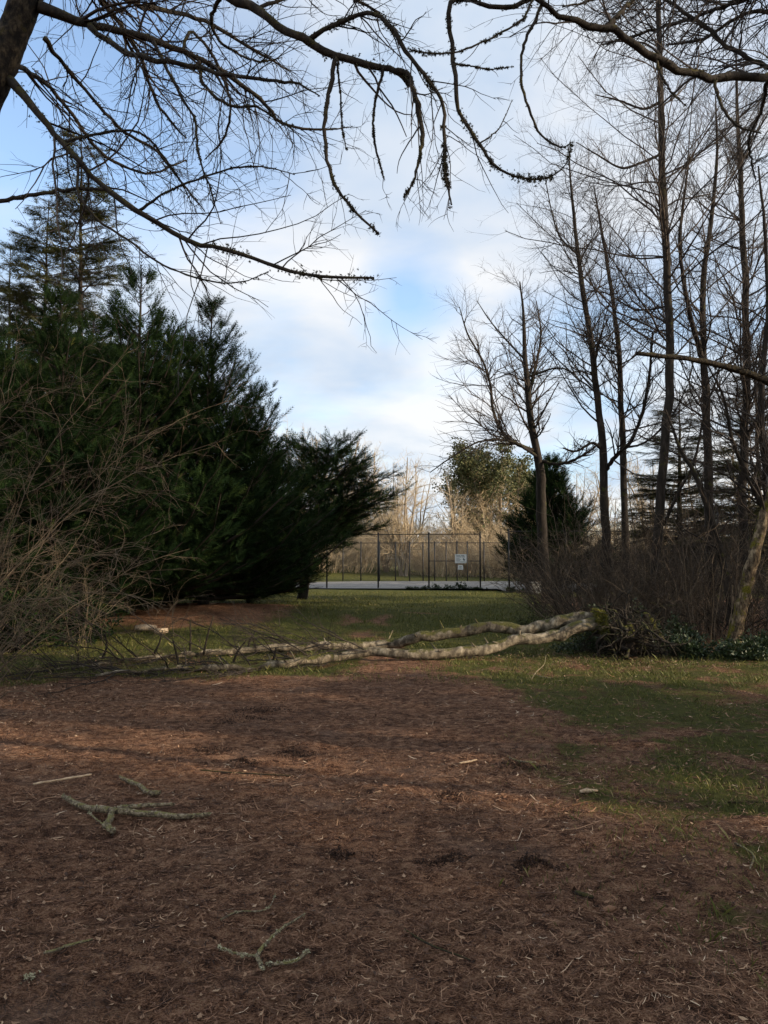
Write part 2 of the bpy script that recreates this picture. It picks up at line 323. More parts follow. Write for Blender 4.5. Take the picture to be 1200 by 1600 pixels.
# ------------------------------------------------------------------ branch growing
def grow(rng, S, D, L, R0, n, wob, trop=(0, 0, 0), tip=0.3):
    k = len(L); pts = np.empty((k, n+1, 3)); pts[:, 0] = S; d = np.array(D, float); st = (np.asarray(L)/n)[:, None]
    for i in range(n):
        d = unit(d+rng.normal(0, wob, (k, 3))+np.asarray(trop)); pts[:, i+1] = pts[:, i]+d*st
    return pts, np.asarray(R0)[:, None]*(1-(1-tip)*np.linspace(0, 1, n+1)[None]), np.asarray(L)
def sprout(rng, P, counts, t0, t1, ang, asd, ratio, rr=0.6, rmin=0.002, tp=0.6, jit=(0.6, 1.35), lmin=0.0, plane=None, pw=0.0, lmax=1e9):
    pts, rad, L = P; n = pts.shape[1]-1
    counts = np.maximum(np.asarray(counts), 0).astype(int)
    idx = np.repeat(np.arange(len(pts)), counts); t = rng.uniform(t0, t1, len(idx)); f = t*n*0.9999; i = np.floor(f).astype(int); w = (f-i)[:, None]
    a, b = pts[idx, i], pts[idx, i+1]; S = a*(1-w)+b*w; tan = unit(b-a); r = rng.normal(0, 1, (len(idx), 3))
    if plane is not None: r = r*(1-pw)+np.sign(rng.normal(0, 1, (len(idx), 1)))*unit(np.cross(tan, np.asarray(plane)))*pw*2
    perp = unit(r-(r*tan).sum(-1, keepdims=True)*tan); an = rng.normal(ang, asd, len(idx))[:, None]
    D = np.cos(an)*tan+np.sin(an)*perp
    Lc = np.minimum(np.maximum(L[idx]*ratio*(1-tp*t)*rng.uniform(*jit, len(idx)), lmin), lmax)
    Rc = np.maximum(rad[idx, i]*rr*rng.uniform(0.7, 1.05, len(idx)), rmin)
    return S, D, Lc, Rc
def pcount(rng, L, per_m): return rng.poisson(np.asarray(L)*per_m)
def smooth_line(pts, m):
    """Catmull-Rom through rows of any width"""
    p = np.asarray(pts, float); p = np.vstack([2*p[0]-p[1], p, 2*p[-1]-p[-2]]); k = len(p)-3
    u = np.linspace(0, k-1e-6, m); i = np.floor(u).astype(int); t = (u-i)[:, None]
    a, b, c, d = p[i], p[i+1], p[i+2], p[i+3]
    return 0.5*(2*b+(c-a)*t+(2*a-5*b+4*c-d)*t*t+(3*b-a-3*c+d)*t**3)
def line_len(p): return np.linalg.norm(np.diff(p, axis=0), axis=1).sum()
def traced(rows, m=24):
    """rows of (px, py, depth, radius in px) -> smooth world polyline and radii"""
    s = smooth_line(rows, m); P = np.array([PD(a, b, d) for a, b, d, _ in s]); return P, np.maximum(s[:, 3], 0.4)*s[:, 2]/FPX
def resample(P, r, m):
    d = np.r_[0, np.cumsum(np.linalg.norm(np.diff(P, axis=0), axis=1))]; u = np.linspace(0, d[-1], m)
    return np.stack([np.interp(u, d, P[:, k]) for k in range(3)], 1), np.interp(u, d, r)
# small leaf-like templates: tv (x along, y across, z up), tris
def feather(pairs=5, w=0.16, ll=0.42, droop=0.0):
    v = [(0, -0.02, 0), (0, 0.02, 0), (1, 0, 0)]; t = [(0, 1, 2)]
    for i in range(pairs):
        x = 0.06+0.80*i/pairs; L = ll*(1-0.75*i/pairs)
        for s in (-1, 1):
            b = len(v); v += [(x, 0, 0), (x+w*0.8, 0, 0), (x+L*0.9, s*L*0.52, -droop*L)]; t.append((b, b+1, b+2) if s < 0 else (b, b+2, b+1))
    return np.array(v, float), np.array(t)
FEA = feather(4, 0.10, 0.48); FEA3 = feather(3, 0.22, 0.5)
def tuft_template(rng, n=9):
    d = unit(rng.normal(0, 1, (n, 3))); v = []; t = []
    for i in range(n):
        p = unit(np.cross(d[i], [0.3, 0.5, 0.8]))*0.16; b = len(v); v += [-p, p, d[i]*rng.uniform(0.6, 1)]; t.append((b, b+1, b+2))
    return np.array(v), np.array(t)
TUFT = tuft_template(np.random.default_rng(5), 10)
LEAF = (np.array([(0, 0, 0), (0.45, -0.27, 0.05), (1, 0, -0.06), (0.45, 0.27, 0.05)], float), np.array([(0, 1, 2), (0, 2, 3)]))
def frames(rng, D):
    r = rng.normal(0, 1, D.shape); Y = unit(r-(r*D).sum(-1, keepdims=True)*D); return D, Y, np.cross(D, Y)

# ------------------------------------------------------------------ conifers
def conifer(name, label, cat, seed, base, top, Rr, nb, m_leaf, m_bark, prof, rise=(0.25, 0.9), bare=0.04, l2=9, dens=11, fsize=(0.14, 0.28), sag=0.0, group=None, trunk_r=0.16, upcurl=0.10, cov=(0.25, 1), twiggy=False):
    rng = np.random.default_rng(seed); base = np.asarray(base, float); top = np.asarray(top, float); H = top[2]-base[2]
    root = thing(name, label, cat, base, group)
    m = 16; ts = np.linspace(0, 1, m)[:, None]; tr = base*(1-ts)+top*ts+np.r_[np.zeros((1, 3)), rng.normal(0, 0.03, (m-1, 3))]*[1, 1, 0]
    rd = trunk_r*(1-ts[:, 0]*0.93); ta = Acc(); ta.tubes(tr-[0, 0, 0.1], rd, 9, rough=0.05, rng=rng)
    part('trunk', ta, m_bark, root)
    t = bare+(0.985-bare)*rng.uniform(0, 1, nb)**1.15; az = rng.uniform(0, 2*np.pi, nb)
    L = Rr*prof(t)*rng.uniform(0.72, 1.12, nb); rs = rise[0]+(rise[1]-rise[0])*t+rng.normal(0, 0.12, nb)
    D = unit(np.stack([np.cos(az), np.sin(az), rs], 1)); f = t[:, None]; S = base*(1-f)+top*f
    P1 = grow(rng, S, D, L, np.maximum(0.018*L, 0.008), 8, 0.05, (0, 0, upcurl-sag), 0.2)
    S, D, Lc, Rc = sprout(rng, P1, pcount(rng, L, l2), cov[0]*0.6, 0.98, 0.75, 0.22, 0.36, 0.5, 0.003, 0.65, lmin=0.12, plane=(0, 0, 1), pw=0.6)
    P2 = grow(rng, S, D, Lc, Rc, 4, 0.07, (0, 0, upcurl*0.8-sag*1.4), 0.3)
    fo = Acc(); wo = Acc(); wo.tubes(P1[0][:, ::2], P1[1][:, ::2], 4, 0.3)
    if twiggy: wo.tubes(P2[0][:, ::2], P2[1][:, ::2], 3, 0.4)
    for P, per in ((P1, dens*0.8), (P2, dens)):
        S, D, Lf, _ = sprout(rng, P, pcount(rng, P[2], per), cov[0] if P is P1 else 0.1, 1.0, 0.55, 0.25, 1, plane=(0, 0, 1), pw=0.5)
        k = len(S)
        if sag: D = unit(D-[0, 0, sag*2])
        X, Y, Z = frames(rng, D); Y = unit(Y*0.6+np.cross(D, [0, 0, 1.0])*0.9*np.sign(rng.normal(size=(k, 1)))); Y = unit(Y-(Y*X).sum(-1, keepdims=True)*X); Z = np.cross(X, Y)
        br = np.clip(0.40+rng.normal(0, 0.16, k)+(rng.uniform(size=k) < 0.04)*0.4, 0, 1)
        fo.stamp(*FEA, S, X, Y, Z, rng.uniform(*fsize, k), br)
        tips = P[0][:, -1]; dd = unit(P[0][:, -1]-P[0][:, -2]); X, Y, Z = frames(rng, dd)
        fo.stamp(*FEA, tips-dd*0.05, X, Y, Z, rng.uniform(*fsize, len(tips))*1.15, np.clip(0.5+rng.normal(0, 0.15, len(tips)), 0, 1))
    part('branches', wo, M_twig, root); part('crown', fo, m_leaf, root)
    return root
def gz(x, y): return float(hgt(x, y))
def ground_at(px, d):
    X = (px-600)/FPX*d; return np.array([X, d, gz(X, d)])
def top_of(px, py, d, base=None):
    p = PD(px, py, d); return p
dense = lambda t: np.where(t < 0.10, 0.80+1.5*t, (1.03-t)**0.92*1.05)
A = ground_at(318, 21.5)
cypA = conifer('cypress_tree', 'tall dark cypress, rightmost of the big group on the left', 'tree', 1, A, PD(332, 470, 21.5), 4.1, 215, M_cyp, M_trunk, dense, (-0.12, 0.75), 0.015, 7.5, 10.0, (0.19, 0.40), group='big dark cypresses on the left')
B = ground_at(205, 19.5)
cypB = dup(cypA, B, 1.2, (1.0, 1.0, 1.03), 'tall dark cypress, second from the right in the big group on the left', 'big dark cypresses on the left')
dup(cypA, ground_at(85, 17.6), 2.1, (1.0, 1.0, 0.90), 'dark cypress behind the arching bare shrub, third from the right of the big group', 'big dark cypresses on the left')
dup(cypB, ground_at(-70, 16.0), 4.0, (1.0, 1.0, 0.88), 'dark cypress cut by the left edge of the picture behind bare twigs', 'big dark cypresses on the left')
dup(cypB, ground_at(392, 25.5), 1.0, (0.86, 0.86, 0.76), 'shorter dark cypress between the tall group and the small leaning one', 'big dark cypresses on the left')
dup(cypA, ground_at(265, 24.5), 3.3, (1.0, 1.0, 1.0), 'dark cypress filling the gap behind the two tallest ones of the big group', 'big dark cypresses on the left')
dup(cypA, ground_at(140, 22.5), 5.1, (1.1, 1.1, 1.0), 'dark cypress far back in the big group, below the firs', 'big dark cypresses on the left')
E = ground_at(472, 30.0)
flat = lambda t: np.where(t < 0.55, 0.78+0.4*t, 1.0-1.85*(t-0.55))
conifer('cypress_tree', 'small spreading cypress on a short bare trunk at the edge of the lawn', 'tree', 7, E, PD(516, 690, 30.0), 3.5, 105, M_cyp, M_trunk, flat, (0.06, 0.5), 0.28, 6.5, 8.5, (0.26, 0.52), trunk_r=0.22, twiggy=True, upcurl=0.03)
F = ground_at(868, 38.0)
conifer('cypress_tree', 'narrow dark green conifer behind the court fence and forked bare tree', 'tree', 8, F, PD(860, 715, 38.0), 3.3, 240, M_cyp, M_trunk, dense, (0.0, 1.0), 0.02, 7, 8, (0.3, 0.55))
firp = lambda t: 0.12+0.95*(1.0-t)**0.85*np.where(t < 0.15, 0.6+2.6*t, 1)
fir = conifer('fir_tree', 'tall thin-foliaged fir behind the dark cypresses at the top left', 'tree', 9, ground_at(125, 31), PD(128, 205, 31), 4.6, 210, M_fir, M_trunk, firp, (0.1, 0.5), 0.12, 5.5, 7.5, (0.32, 0.62), sag=0.05, trunk_r=0.22, upcurl=0.02, group='firs', twiggy=True)
dup(fir, ground_at(10, 36), 1.3, (0.9, 0.9, 0.85), 'fir at the left edge behind the cypresses, beside the taller fir', 'firs')
dup(fir, ground_at(55, 33), 2.6, (0.95, 0.95, 0.9), 'middle fir of the three behind the cypresses at the top left', 'firs')
dup(fir, ground_at(1060, 40), 2.0, (0.9, 0.9, 0.54), 'dark fir seen through bare branches on the right, left of the two', 'firs')
dup(fir, ground_at(1190, 36), 0.7, (0.9, 0.9, 0.56), 'dark fir seen through bare branches at the right edge', 'firs')
# unseen firs added beyond the right edge of view, spaced to shade the clearing
SHADE = [(17, -4.8, 0.5, 1.7), (18, -2.0, 0.42, 1.9), (17.5, 2.0, 0.42, 1.8), (20, 2.4, 0.46, 1.7), (23, 13.4, 0.6, 1.1), (22, 15.8, 0.6, 1.1), (25, 18.4, 0.62, 1.1), (28, 22, 0.62, 1.1), (24, 10.9, 0.72, 1.1), (15, -8, 0.5, 1.2), (30, -7.4, 0.72, 1.4)]
for i, (x, y, s, zk) in enumerate(SHADE):
    dup(fir, (x, y, gz(x, y)), i*1.7, (s*1.25, s*1.25, s*zk), 'unseen fir added right of the clearing to shade it', 'unseen firs added for shade on the right')

# ------------------------------------------------------------------ bare trees
def bare_levels(rng, P0, crown, spec, base_tint=0.45):
    """spec: list of dicts; each level sprouts from the one before (and optionally from all earlier)"""
    P = P0; outs = [P0]
    for s in spec:
        src = P
        S, D, L, Rr = sprout(rng, src, pcount(rng, src[2], s['per']), s.get('t0', 0.2), s.get('t1', 1.0), s.get('ang', 0.8), s.get('asd', 0.2), s['ratio'], s.get('rr', 0.6), s.get('rmin', 0.003), s.get('tp', 0.6), lmin=s.get('lmin', 0.1), lmax=s.get('lmax', 1e9))
        P = grow(rng, S, D, L, Rr, s.get('n', 5), s.get('wob', 0.12), s.get('trop', (0, 0, 0.05)), s.get('tip', 0.35))
        crown.tubes(P[0], P[1], s.get('sides', 3), np.clip(base_tint+rng.normal(0, 0.2, len(P[2])), 0, 1)); outs.append(P)
    return outs
def bare_tree(name, label, seed, trunks, spec, m_trunk=M_trunk, m_twig=M_twig, group=None, limbs=(), sides=9, rmin=0.004, cat='tree', extra=None):
    """trunks / limbs: lists of rows (px, py, depth, radius px); first trunk starts at the ground"""
    rng = np.random.default_rng(seed); r0 = trunks[0][0]; b = ground_at(r0[0], r0[2]); root = thing(name, label, cat, b, group)
    ta, ca = Acc(), Acc(); Ps = []
    for k, rows in enumerate(list(trunks)+list(limbs)):
        P, r = traced(rows, 30); r = r*0.66
        if k == 0: P[0] = b-[0, 0, 0.15]; r[0] *= 1.35; r[1] *= 1.12
        P = P+np.r_[np.zeros((1, 3)), rng.normal(0, 0.12, (29, 3))*r[1:, None]]
        ta.tubes(P, r, sides if k < len(trunks) else 6, rough=0.05, rng=rng); Ps.append((P, r))
    part('trunk', ta, m_trunk, root)
    for k, (P, r) in enumerate(Ps):
        Q, rq = resample(P, r, 25); sp = spec[1:] if k >= len(trunks) else spec
        bare_levels(rng, (Q[None], rq[None], np.array([line_len(Q)])), ca, sp)
    part('crown', ca, m_twig, root)
    return root
up = (0, 0, 0.07)
def tall_spec(rm, l1=(1.0, 2.6), lean=(0, 0, 0.07), t0=0.28):
    return [dict(per=4.2, t0=t0, t1=1.0, ang=0.95, asd=0.2, ratio=0.24, rr=0.30, rmin=rm*1.6, tp=0.55, n=7, wob=0.15, trop=lean, sides=4, lmin=0.5),
            dict(per=5.4, t0=0.10, ang=0.75, asd=0.25, ratio=0.42, rr=0.5, rmin=rm*0.95, n=4, wob=0.18, trop=lean, lmin=0.3),
            dict(per=7.0, t0=0.10, ang=0.7, asd=0.25, ratio=0.55, rr=0.6, rmin=rm*0.62, n=2, wob=0.2, trop=lean, lmin=0.2)]
GR = 'tall bare trees on the right'
bare_tree('bare_tree', 'forked bare tree with its crown spreading left over the court fence', 21,
    [[(858, 950, 27, 15), (850, 880, 27, 13), (846, 800, 27, 12), (843, 735, 27, 11), (832, 670, 27, 9), (824, 610, 27, 7), (820, 540, 27, 5), (817, 480, 27, 3), (812, 440, 27, 1.5)]],
    tall_spec(0.0045, t0=0.45), group=GR,
    limbs=[[(838, 705, 27, 5), (810, 695, 26.6, 4.5), (785, 675, 26.3, 4), (770, 640, 26, 3.6), (766, 600, 26, 3.2), (752, 560, 26, 2.5), (730, 520, 26, 2), (718, 480, 26, 1)],
           [(842, 715, 27, 4), (800, 690, 26, 3), (750, 690, 25, 2.5), (705, 715, 24.5, 2), (672, 738, 24, 1)],
           [(845, 720, 27, 4), (875, 725, 26.4, 3.4), (910, 712, 26, 2.8), (940, 690, 25.7, 2)],
           [(826, 620, 27, 4.5), (838, 570, 27.4, 3.4), (845, 520, 27.7, 2.4), (838, 470, 28, 1.2)],
           [(818, 560, 27, 3), (790, 530, 27.4, 2.3), (765, 500, 27.8, 1.6), (745, 470, 28, 0.8)],
           [(822, 590, 27, 3), (870, 575, 26.7, 2.2), (900, 585, 26.4, 1.6)]])
bare_tree('bare_tree', 'slender bare tree with a low fork, left of the two close-set trunks', 22,
    [[(948, 965, 21, 12), (947, 880, 21, 11), (945, 800, 21, 10), (943, 730, 21, 9.5), (936, 650, 21, 8), (926, 560, 21, 7), (912, 460, 21, 6), (900, 370, 21, 4.5), (893, 300, 21, 3), (888, 230, 21, 1.2)]],
    tall_spec(0.0038, t0=0.40), group=GR,
    limbs=[[(946, 735, 21, 5.5), (960, 715, 20.6, 5), (985, 690, 20.2, 4.5), (1005, 640, 20, 4), (1015, 580, 20, 3.3), (1020, 520, 20, 2.5)],
           [(938, 700, 21, 4), (925, 692, 20.5, 3.5), (900, 705, 20, 2.8), (880, 700, 19.5, 2)],
           [(905, 400, 21, 2.8), (875, 370, 21.3, 2.2), (862, 330, 21.6, 1.6), (850, 270, 21.8, 0.8)]])
bare_tree('bare_tree', 'slender straight bare tree, right of the two close-set trunks', 23,
    [[(980, 965, 22.5, 9), (978, 880, 22.5, 8.5), (976, 800, 22.5, 8), (974, 720, 22.5, 7.5), (970, 620, 22.5, 6.5), (964, 520, 22.5, 5.5), (950, 420, 22.5, 4.2), (938, 350, 22.5, 3), (928, 290, 22.5, 1.2)]],
    tall_spec(0.0038, t0=0.40), group=GR,
    limbs=[[(975, 700, 22.5, 3), (1010, 690, 22, 2.6), (1050, 650, 21.6, 2.2), (1075, 600, 21.4, 1.4)]])
bare_tree('bare_tree', 'tallest dark bare trunk on the right, running up out of the picture', 24,
    [[(1022, 985, 18, 12), (1024, 900, 18, 11.5), (1030, 800, 18, 11), (1038, 700, 18, 10.5), (1046, 600, 18, 10), (1044, 480, 18, 9.5), (1038, 340, 18, 8.5), (1034, 200, 18, 7.5), (1030, 60, 18, 6.5), (1026, -90, 18, 5), (1024, -260, 18, 2)]],
    tall_spec(0.0032, t0=0.30), group=GR,
    limbs=[[(1034, 240, 18, 4), (1000, 255, 17.6, 3.2), (970, 262, 17.3, 2.6), (930, 240, 17, 1.8), (900, 222, 16.8, 0.9)],
           [(1030, 160, 18, 4), (1005, 170, 18.4, 3), (970, 158, 18.8, 2.2), (930, 148, 19, 1.1)],
           [(1037, 820, 18, 4), (1060, 770, 17.6, 3.6), (1085, 720, 17.3, 3), (1100, 650, 17, 2.4), (1120, 590, 16.8, 1.5)]])
bare_tree('bare_tree', 'bare tree with rough forking stems just right of the tallest trunk', 25,
    [[(1115, 985, 19.5, 13), (1110, 900, 19.5, 12), (1108, 800, 19.5, 11), (1106, 700, 19.5, 10), (1102, 610, 19.5, 9), (1098, 520, 19.5, 7.5), (1100, 430, 19.5, 6.5), (1112, 340, 19.5, 5), (1120, 240, 19.5, 3.5), (1118, 150, 19.5, 1.5)],
     [(1101, 570, 19.5, 7), (1085, 520, 19.2, 6), (1070, 450, 19, 5), (1062, 380, 19, 4), (1070, 300, 19, 3), (1078, 240, 19, 1.5)]],
    tall_spec(0.0034, t0=0.30), group=GR)
bare_tree('bare_tree', 'dark bare tree carrying a nest-like clump, near the right edge', 26,
    [[(1162, 985, 21, 11), (1162, 880, 21, 10.5), (1160, 760, 21, 10), (1165, 640, 21, 9.5), (1166, 520, 21, 8.5), (1162, 400, 21, 7.5), (1157, 280, 21, 6), (1152, 180, 21, 4), (1150, 80, 21, 2)]],
    tall_spec(0.0036, t0=0.28), group=GR,
    limbs=[[(1160, 700, 21, 5), (1185, 650, 20.8, 4), (1215, 600, 20.6, 3), (1240, 540, 20.5, 2)]])
bare_tree('bare_tree', 'bare tree leaning in from beyond the right edge with crooked stems', 27,
    [[(1235, 985, 17, 12), (1228, 880, 17, 11), (1215, 790, 17, 10), (1192, 700, 17, 8.5), (1190, 600, 17, 7), (1200, 480, 17, 5.5), (1195, 360, 17, 4), (1185, 260, 17, 2)]],
    tall_spec(0.0032, t0=0.2), group=GR,
    limbs=[[(1222, 850, 17, 6), (1180, 770, 16.6, 5), (1145, 690, 16.3, 4), (1130, 620, 16, 3), (1100, 560, 15.8, 1.5)]])
nr = np.random.default_rng(31); nc = PD(1156, 243, 21.0); a = Acc(); n = 260
nd = unit(nr.normal(0, 1, (n, 3))); P = grow(nr, nc+nd*nr.uniform(0.02, 0.2, (n, 1))*[1, 1, 0.7], unit(np.cross(nd, nr.normal(0, 1, (n, 3)))), nr.uniform(0.15, 0.4, n), np.full(n, 0.006), 4, 0.25)
a.tubes(P[0], P[1], 3, 0.3); single('nest', a, M_twig, 'dark nest-like clump of twigs high on a trunk near the right edge', 'nest', nc)
# leaning mossy trunk in front of the thicket, lit on its right side
bare_tree('leaning_tree', 'leaning trunk with yellow moss, sunlit on its right side, at right', 28,
    [[(1146, 1012, 13.8, 19), (1153, 970, 13.8, 16), (1166, 915, 13.8, 14.5), (1183, 850, 13.8, 13), (1205, 770, 13.8, 11), (1240, 660, 13.8, 8), (1270, 520, 13.8, 5), (1290, 400, 13.8, 2)]],
    tall_spec(0.0026, t0=0.35), m_trunk=M_yellowbark)
bare_tree('leaning_tree', 'thin dark crooked trunk leaning left, beside the mossy leaning trunk', 29,
    [[(1146, 985, 15.2, 10), (1138, 920, 15.2, 9), (1122, 850, 15.2, 8), (1105, 790, 15.2, 7), (1085, 740, 15.2, 5.5), (1062, 700, 15.2, 4), (1040, 640, 15.2, 2)]],
    tall_spec(0.0028, t0=0.3))
# unseen bare trees added off to the right to dapple the sun on the clearing
src = [o for o in bpy.data.objects if o.name.startswith('bare_tree') and o.parent is None]
for i, (x, y, s_) in enumerate(((11.5, 2.0, 0.9), (14, 6.2, 0.9), (16.5, 9.0, 1.0))): dup(src[1+i % 2], (x, y, gz(x, y)), i*1.3, (s_, s_, s_), 'unseen bare tree added right of the clearing to dapple the sun', 'unseen bare trees added for dappled shade on the right')
rngb = np.random.default_rng(30)

def shrub_mesh(seed, nst, H, spread, arch, spec, r0=0.009, wob=0.08, lean=(0, 0, 0)):
    rng = np.random.default_rng(seed); az = rng.uniform(0, 2*np.pi, nst); rr = spread*np.sqrt(rng.uniform(0, 1, nst))
    S = np.stack([rr*np.cos(az), rr*np.sin(az), np.full(nst, -0.08)], 1); D = unit(np.stack([np.cos(az)*arch*rng.uniform(0.2, 1, nst), np.sin(az)*arch*rng.uniform(0.2, 1, nst), np.ones(nst)], 1))
    L = H*rng.uniform(0.5, 1.1, nst); P = grow(rng, S, D, L, r0*rng.uniform(0.5, 1.4, nst), 9, wob, lean, 0.3)
    a = Acc(); a.tubes(P[0], P[1], 4, np.clip(0.55+rng.normal(0, 0.25, nst), 0, 1)); c = Acc(); bare_levels(rng, P, c, spec, 0.5); return a, c
thk = [dict(per=3.5, t0=0.2, ang=0.8, asd=0.3, ratio=0.42, rr=0.6, rmin=0.0035, n=6, wob=0.2, trop=(0, 0, 0.03)),
       dict(per=5, t0=0.1, ang=0.7, asd=0.25, ratio=0.5, rr=0.7, rmin=0.0026, n=4, wob=0.2, trop=(0, 0, 0.02))]
protos = []
GT = 'bare shrubs of the thicket on the right'
spots = [(900, 16.6, 0.95), (960, 16.2, 1.0), (1030, 17.2, 1.1), (1085, 15.2, 1.0), (1130, 16.4, 1.15), (1185, 15.0, 1.05), (870, 20.5, 0.95), (930, 19.5, 1.15), (1000, 20.5, 1.2), (1070, 20, 1.2), (1150, 19.4, 1.25), (1215, 17.6, 1.2), (880, 24.5, 1.0), (980, 25, 1.2), (1110, 24, 1.3), (1200, 23.5, 1.3), (1240, 14.6, 1.0), (930, 17.6, 1.15), (990, 16.4, 0.9), (1060, 17.8, 1.25), (905, 21.8, 1.2), (960, 22, 1.3), (1040, 22, 1.35), (1090, 21.5, 1.35), (1180, 21, 1.4), (850, 22.8, 0.9), (1015, 15.2, 0.8)]
spots += [(880, 17.6, 0.8), (915, 18.4, 0.9), (862, 18.5, 0.7)]
spots = [(px+(34 if px < 900 else 14 if px < 935 else 0), d, s) for px, d, s in spots]
for i, (px, d, s) in enumerate(spots):
    if i < 3:
        a, c = shrub_mesh(40+i, 30, 2.5, 0.9, 1.0, thk, 0.009, 0.15); root = thing('bare_shrub', 'leafless dark brown shrub of the dense thicket below the tall bare trees', 'shrub', (0, 0, 0), GT)
        part('stems', a, M_redtwig, root); part('twigs', c, M_redtwig, root); protos.append(root)
        root.location = tuple(ground_at(px, d)); root.scale = (s, s, s)
    else: k_ = 0.72+0.55*((i*0.618) % 1); dup(protos[i % 3], ground_at(px, d), i*1.1, (s*1.1, s*1.1, s*k_))
# straight young shoots round the foot of the leaning trunk
a, c = shrub_mesh(44, 18, 1.9, 0.5, 0.30, [dict(per=1.2, t0=0.4, ang=0.5, asd=0.2, ratio=0.3, rr=0.6, rmin=0.003, n=4, wob=0.1)], 0.007, 0.05)
b = ground_at(1108, 13.9); root = thing('young_shoots', 'clump of straight pale upright shoots left of the mossy leaning trunk', 'shrub', (0, 0, 0))
part('stems', a, M_shrub, root); part('twigs', c, M_redtwig, root); root.location = tuple(b)

# broken limb from the right edge
P, r = traced([(994, 552, 11.5, 4.5), (1030, 556, 11.5, 5), (1080, 561, 11.6, 5.5), (1130, 572, 11.8, 6.5), (1180, 588, 12, 7.5), (1240, 620, 12.2, 9), (1300, 700, 12.4, 10), (1330, 820, 12.4, 11), (1345, 980, 12.4, 13), (1348, 1040, 12.4, 15)], 40)
P[-1, 2] = gz(P[-1, 0], P[-1, 1])-0.1
r = r*0.72; a = Acc(); a.tubes(P, r, 10, caps=True, rough=0.12, rng=rngb); c = Acc()
Q, rq = resample(P, r, 25); bare_levels(rngb, (Q[None, :14], rq[None, :14], np.array([line_len(Q[:14])])), c, [dict(per=5, t0=0.0, ang=1.1, ratio=0.10, rr=0.3, rmin=0.003, n=5, trop=(0, 0, -0.02)), dict(per=5, ang=0.7, ratio=0.5, rmin=0.0025, n=4)])
root = thing('broken_limb_tree', 'dark bare limb with a blunt broken end jutting in from the right edge', 'tree', (P[-1, 0], P[-1, 1], gz(P[-1, 0], P[-1, 1])))
part('limb', a, M_overtrunk, root); part('twigs', c, M_twig, root)

# ------------------------------------------------------------------ background trees beyond the court
def free_tree(name, label, seed, loc, stems, spec, m_trunk, m_twig, group=None, leafy=None, m_leaf=None, cat='tree'):
    """stems: list of (dir xyz, length, radius) growing from the base"""
    rng = np.random.default_rng(seed); root = thing(name, label, cat, (0, 0, 0), group); ta, ca = Acc(), Acc()
    S = rng.normal(0, 0.12, (len(stems), 3))*[1, 1, 0]-[0, 0, 0.15]; D = unit(np.array([s[0] for s in stems], float)); L = np.array([s[1] for s in stems], float); rr = np.array([s[2] for s in stems])
    P = grow(rng, S, D, L, rr, 12, 0.06, (0, 0, 0.03), 0.2); ta.tubes(P[0], P[1], 7, rough=0.06, rng=rng)
    outs = bare_levels(rng, P, ca, spec); part('trunk', ta, m_trunk, root); part('crown', ca, m_twig, root)
    if leafy:
        la = Acc(); tips = np.concatenate([o[0][:, k] for o in outs[2:] for k in (-1, -2)]); tips = tips[leafy(tips, rng)]
        k = len(tips); rep = 6; pos = np.repeat(tips, rep, 0)+rng.normal(0, 0.22, (k*rep, 3)); X, Y, Z = frames(rng, unit(rng.normal(0, 1, (k*rep, 3))))
        la.stamp(*LEAF, pos, X, Y, Z, rng.uniform(0.16, 0.32, k*rep), np.clip(0.5+rng.normal(0, 0.22, k*rep), 0, 1)); part('foliage', la, m_leaf, root)
    root.location = tuple(float(x) for x in loc); return root
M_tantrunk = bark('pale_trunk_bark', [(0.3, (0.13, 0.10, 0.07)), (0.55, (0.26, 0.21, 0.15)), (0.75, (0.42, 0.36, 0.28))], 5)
def far_spec(rm): return [dict(per=2.2, t0=0.18, ang=0.85, asd=0.25, ratio=0.36, rr=0.5, rmin=rm*1.7, n=6, wob=0.16, trop=(0, 0, 0.04), sides=4, lmin=0.6),
            dict(per=3.0, t0=0.12, ang=0.85, asd=0.25, ratio=0.45, rr=0.55, rmin=rm*1.0, n=4, wob=0.18, trop=(0, 0, 0.02), lmin=0.4),
            dict(per=3.6, t0=0.1, ang=0.8, asd=0.25, ratio=0.5, rr=0.65, rmin=rm*0.75, n=3, wob=0.2, trop=(0, 0, 0.02), lmin=0.3)]
rs = np.random.default_rng(77)
def fan(n, L, spread, r): return [((rs.normal(0, spread), rs.normal(0, spread), 1), L*rs.uniform(0.75, 1.1), r*rs.uniform(0.6, 1.1)) for _ in range(n)]
GB = 'pale bare trees beyond the court'
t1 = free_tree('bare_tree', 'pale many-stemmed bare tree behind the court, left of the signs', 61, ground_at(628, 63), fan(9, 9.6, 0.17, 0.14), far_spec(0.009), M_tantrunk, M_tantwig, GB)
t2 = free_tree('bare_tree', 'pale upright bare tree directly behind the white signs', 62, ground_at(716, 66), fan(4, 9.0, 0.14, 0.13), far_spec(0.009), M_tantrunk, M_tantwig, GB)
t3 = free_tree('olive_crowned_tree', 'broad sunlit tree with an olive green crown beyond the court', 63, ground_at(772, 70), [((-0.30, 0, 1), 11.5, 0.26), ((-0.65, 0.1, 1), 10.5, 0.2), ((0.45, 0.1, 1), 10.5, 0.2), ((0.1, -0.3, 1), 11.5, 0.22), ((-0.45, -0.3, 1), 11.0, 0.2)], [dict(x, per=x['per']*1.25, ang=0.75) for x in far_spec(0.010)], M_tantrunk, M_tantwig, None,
    leafy=lambda p, rng: (rng.uniform(size=len(p)) < np.clip((p[:, 2]-7.0)/3.0, 0.03, 0.55)), m_leaf=M_olive)
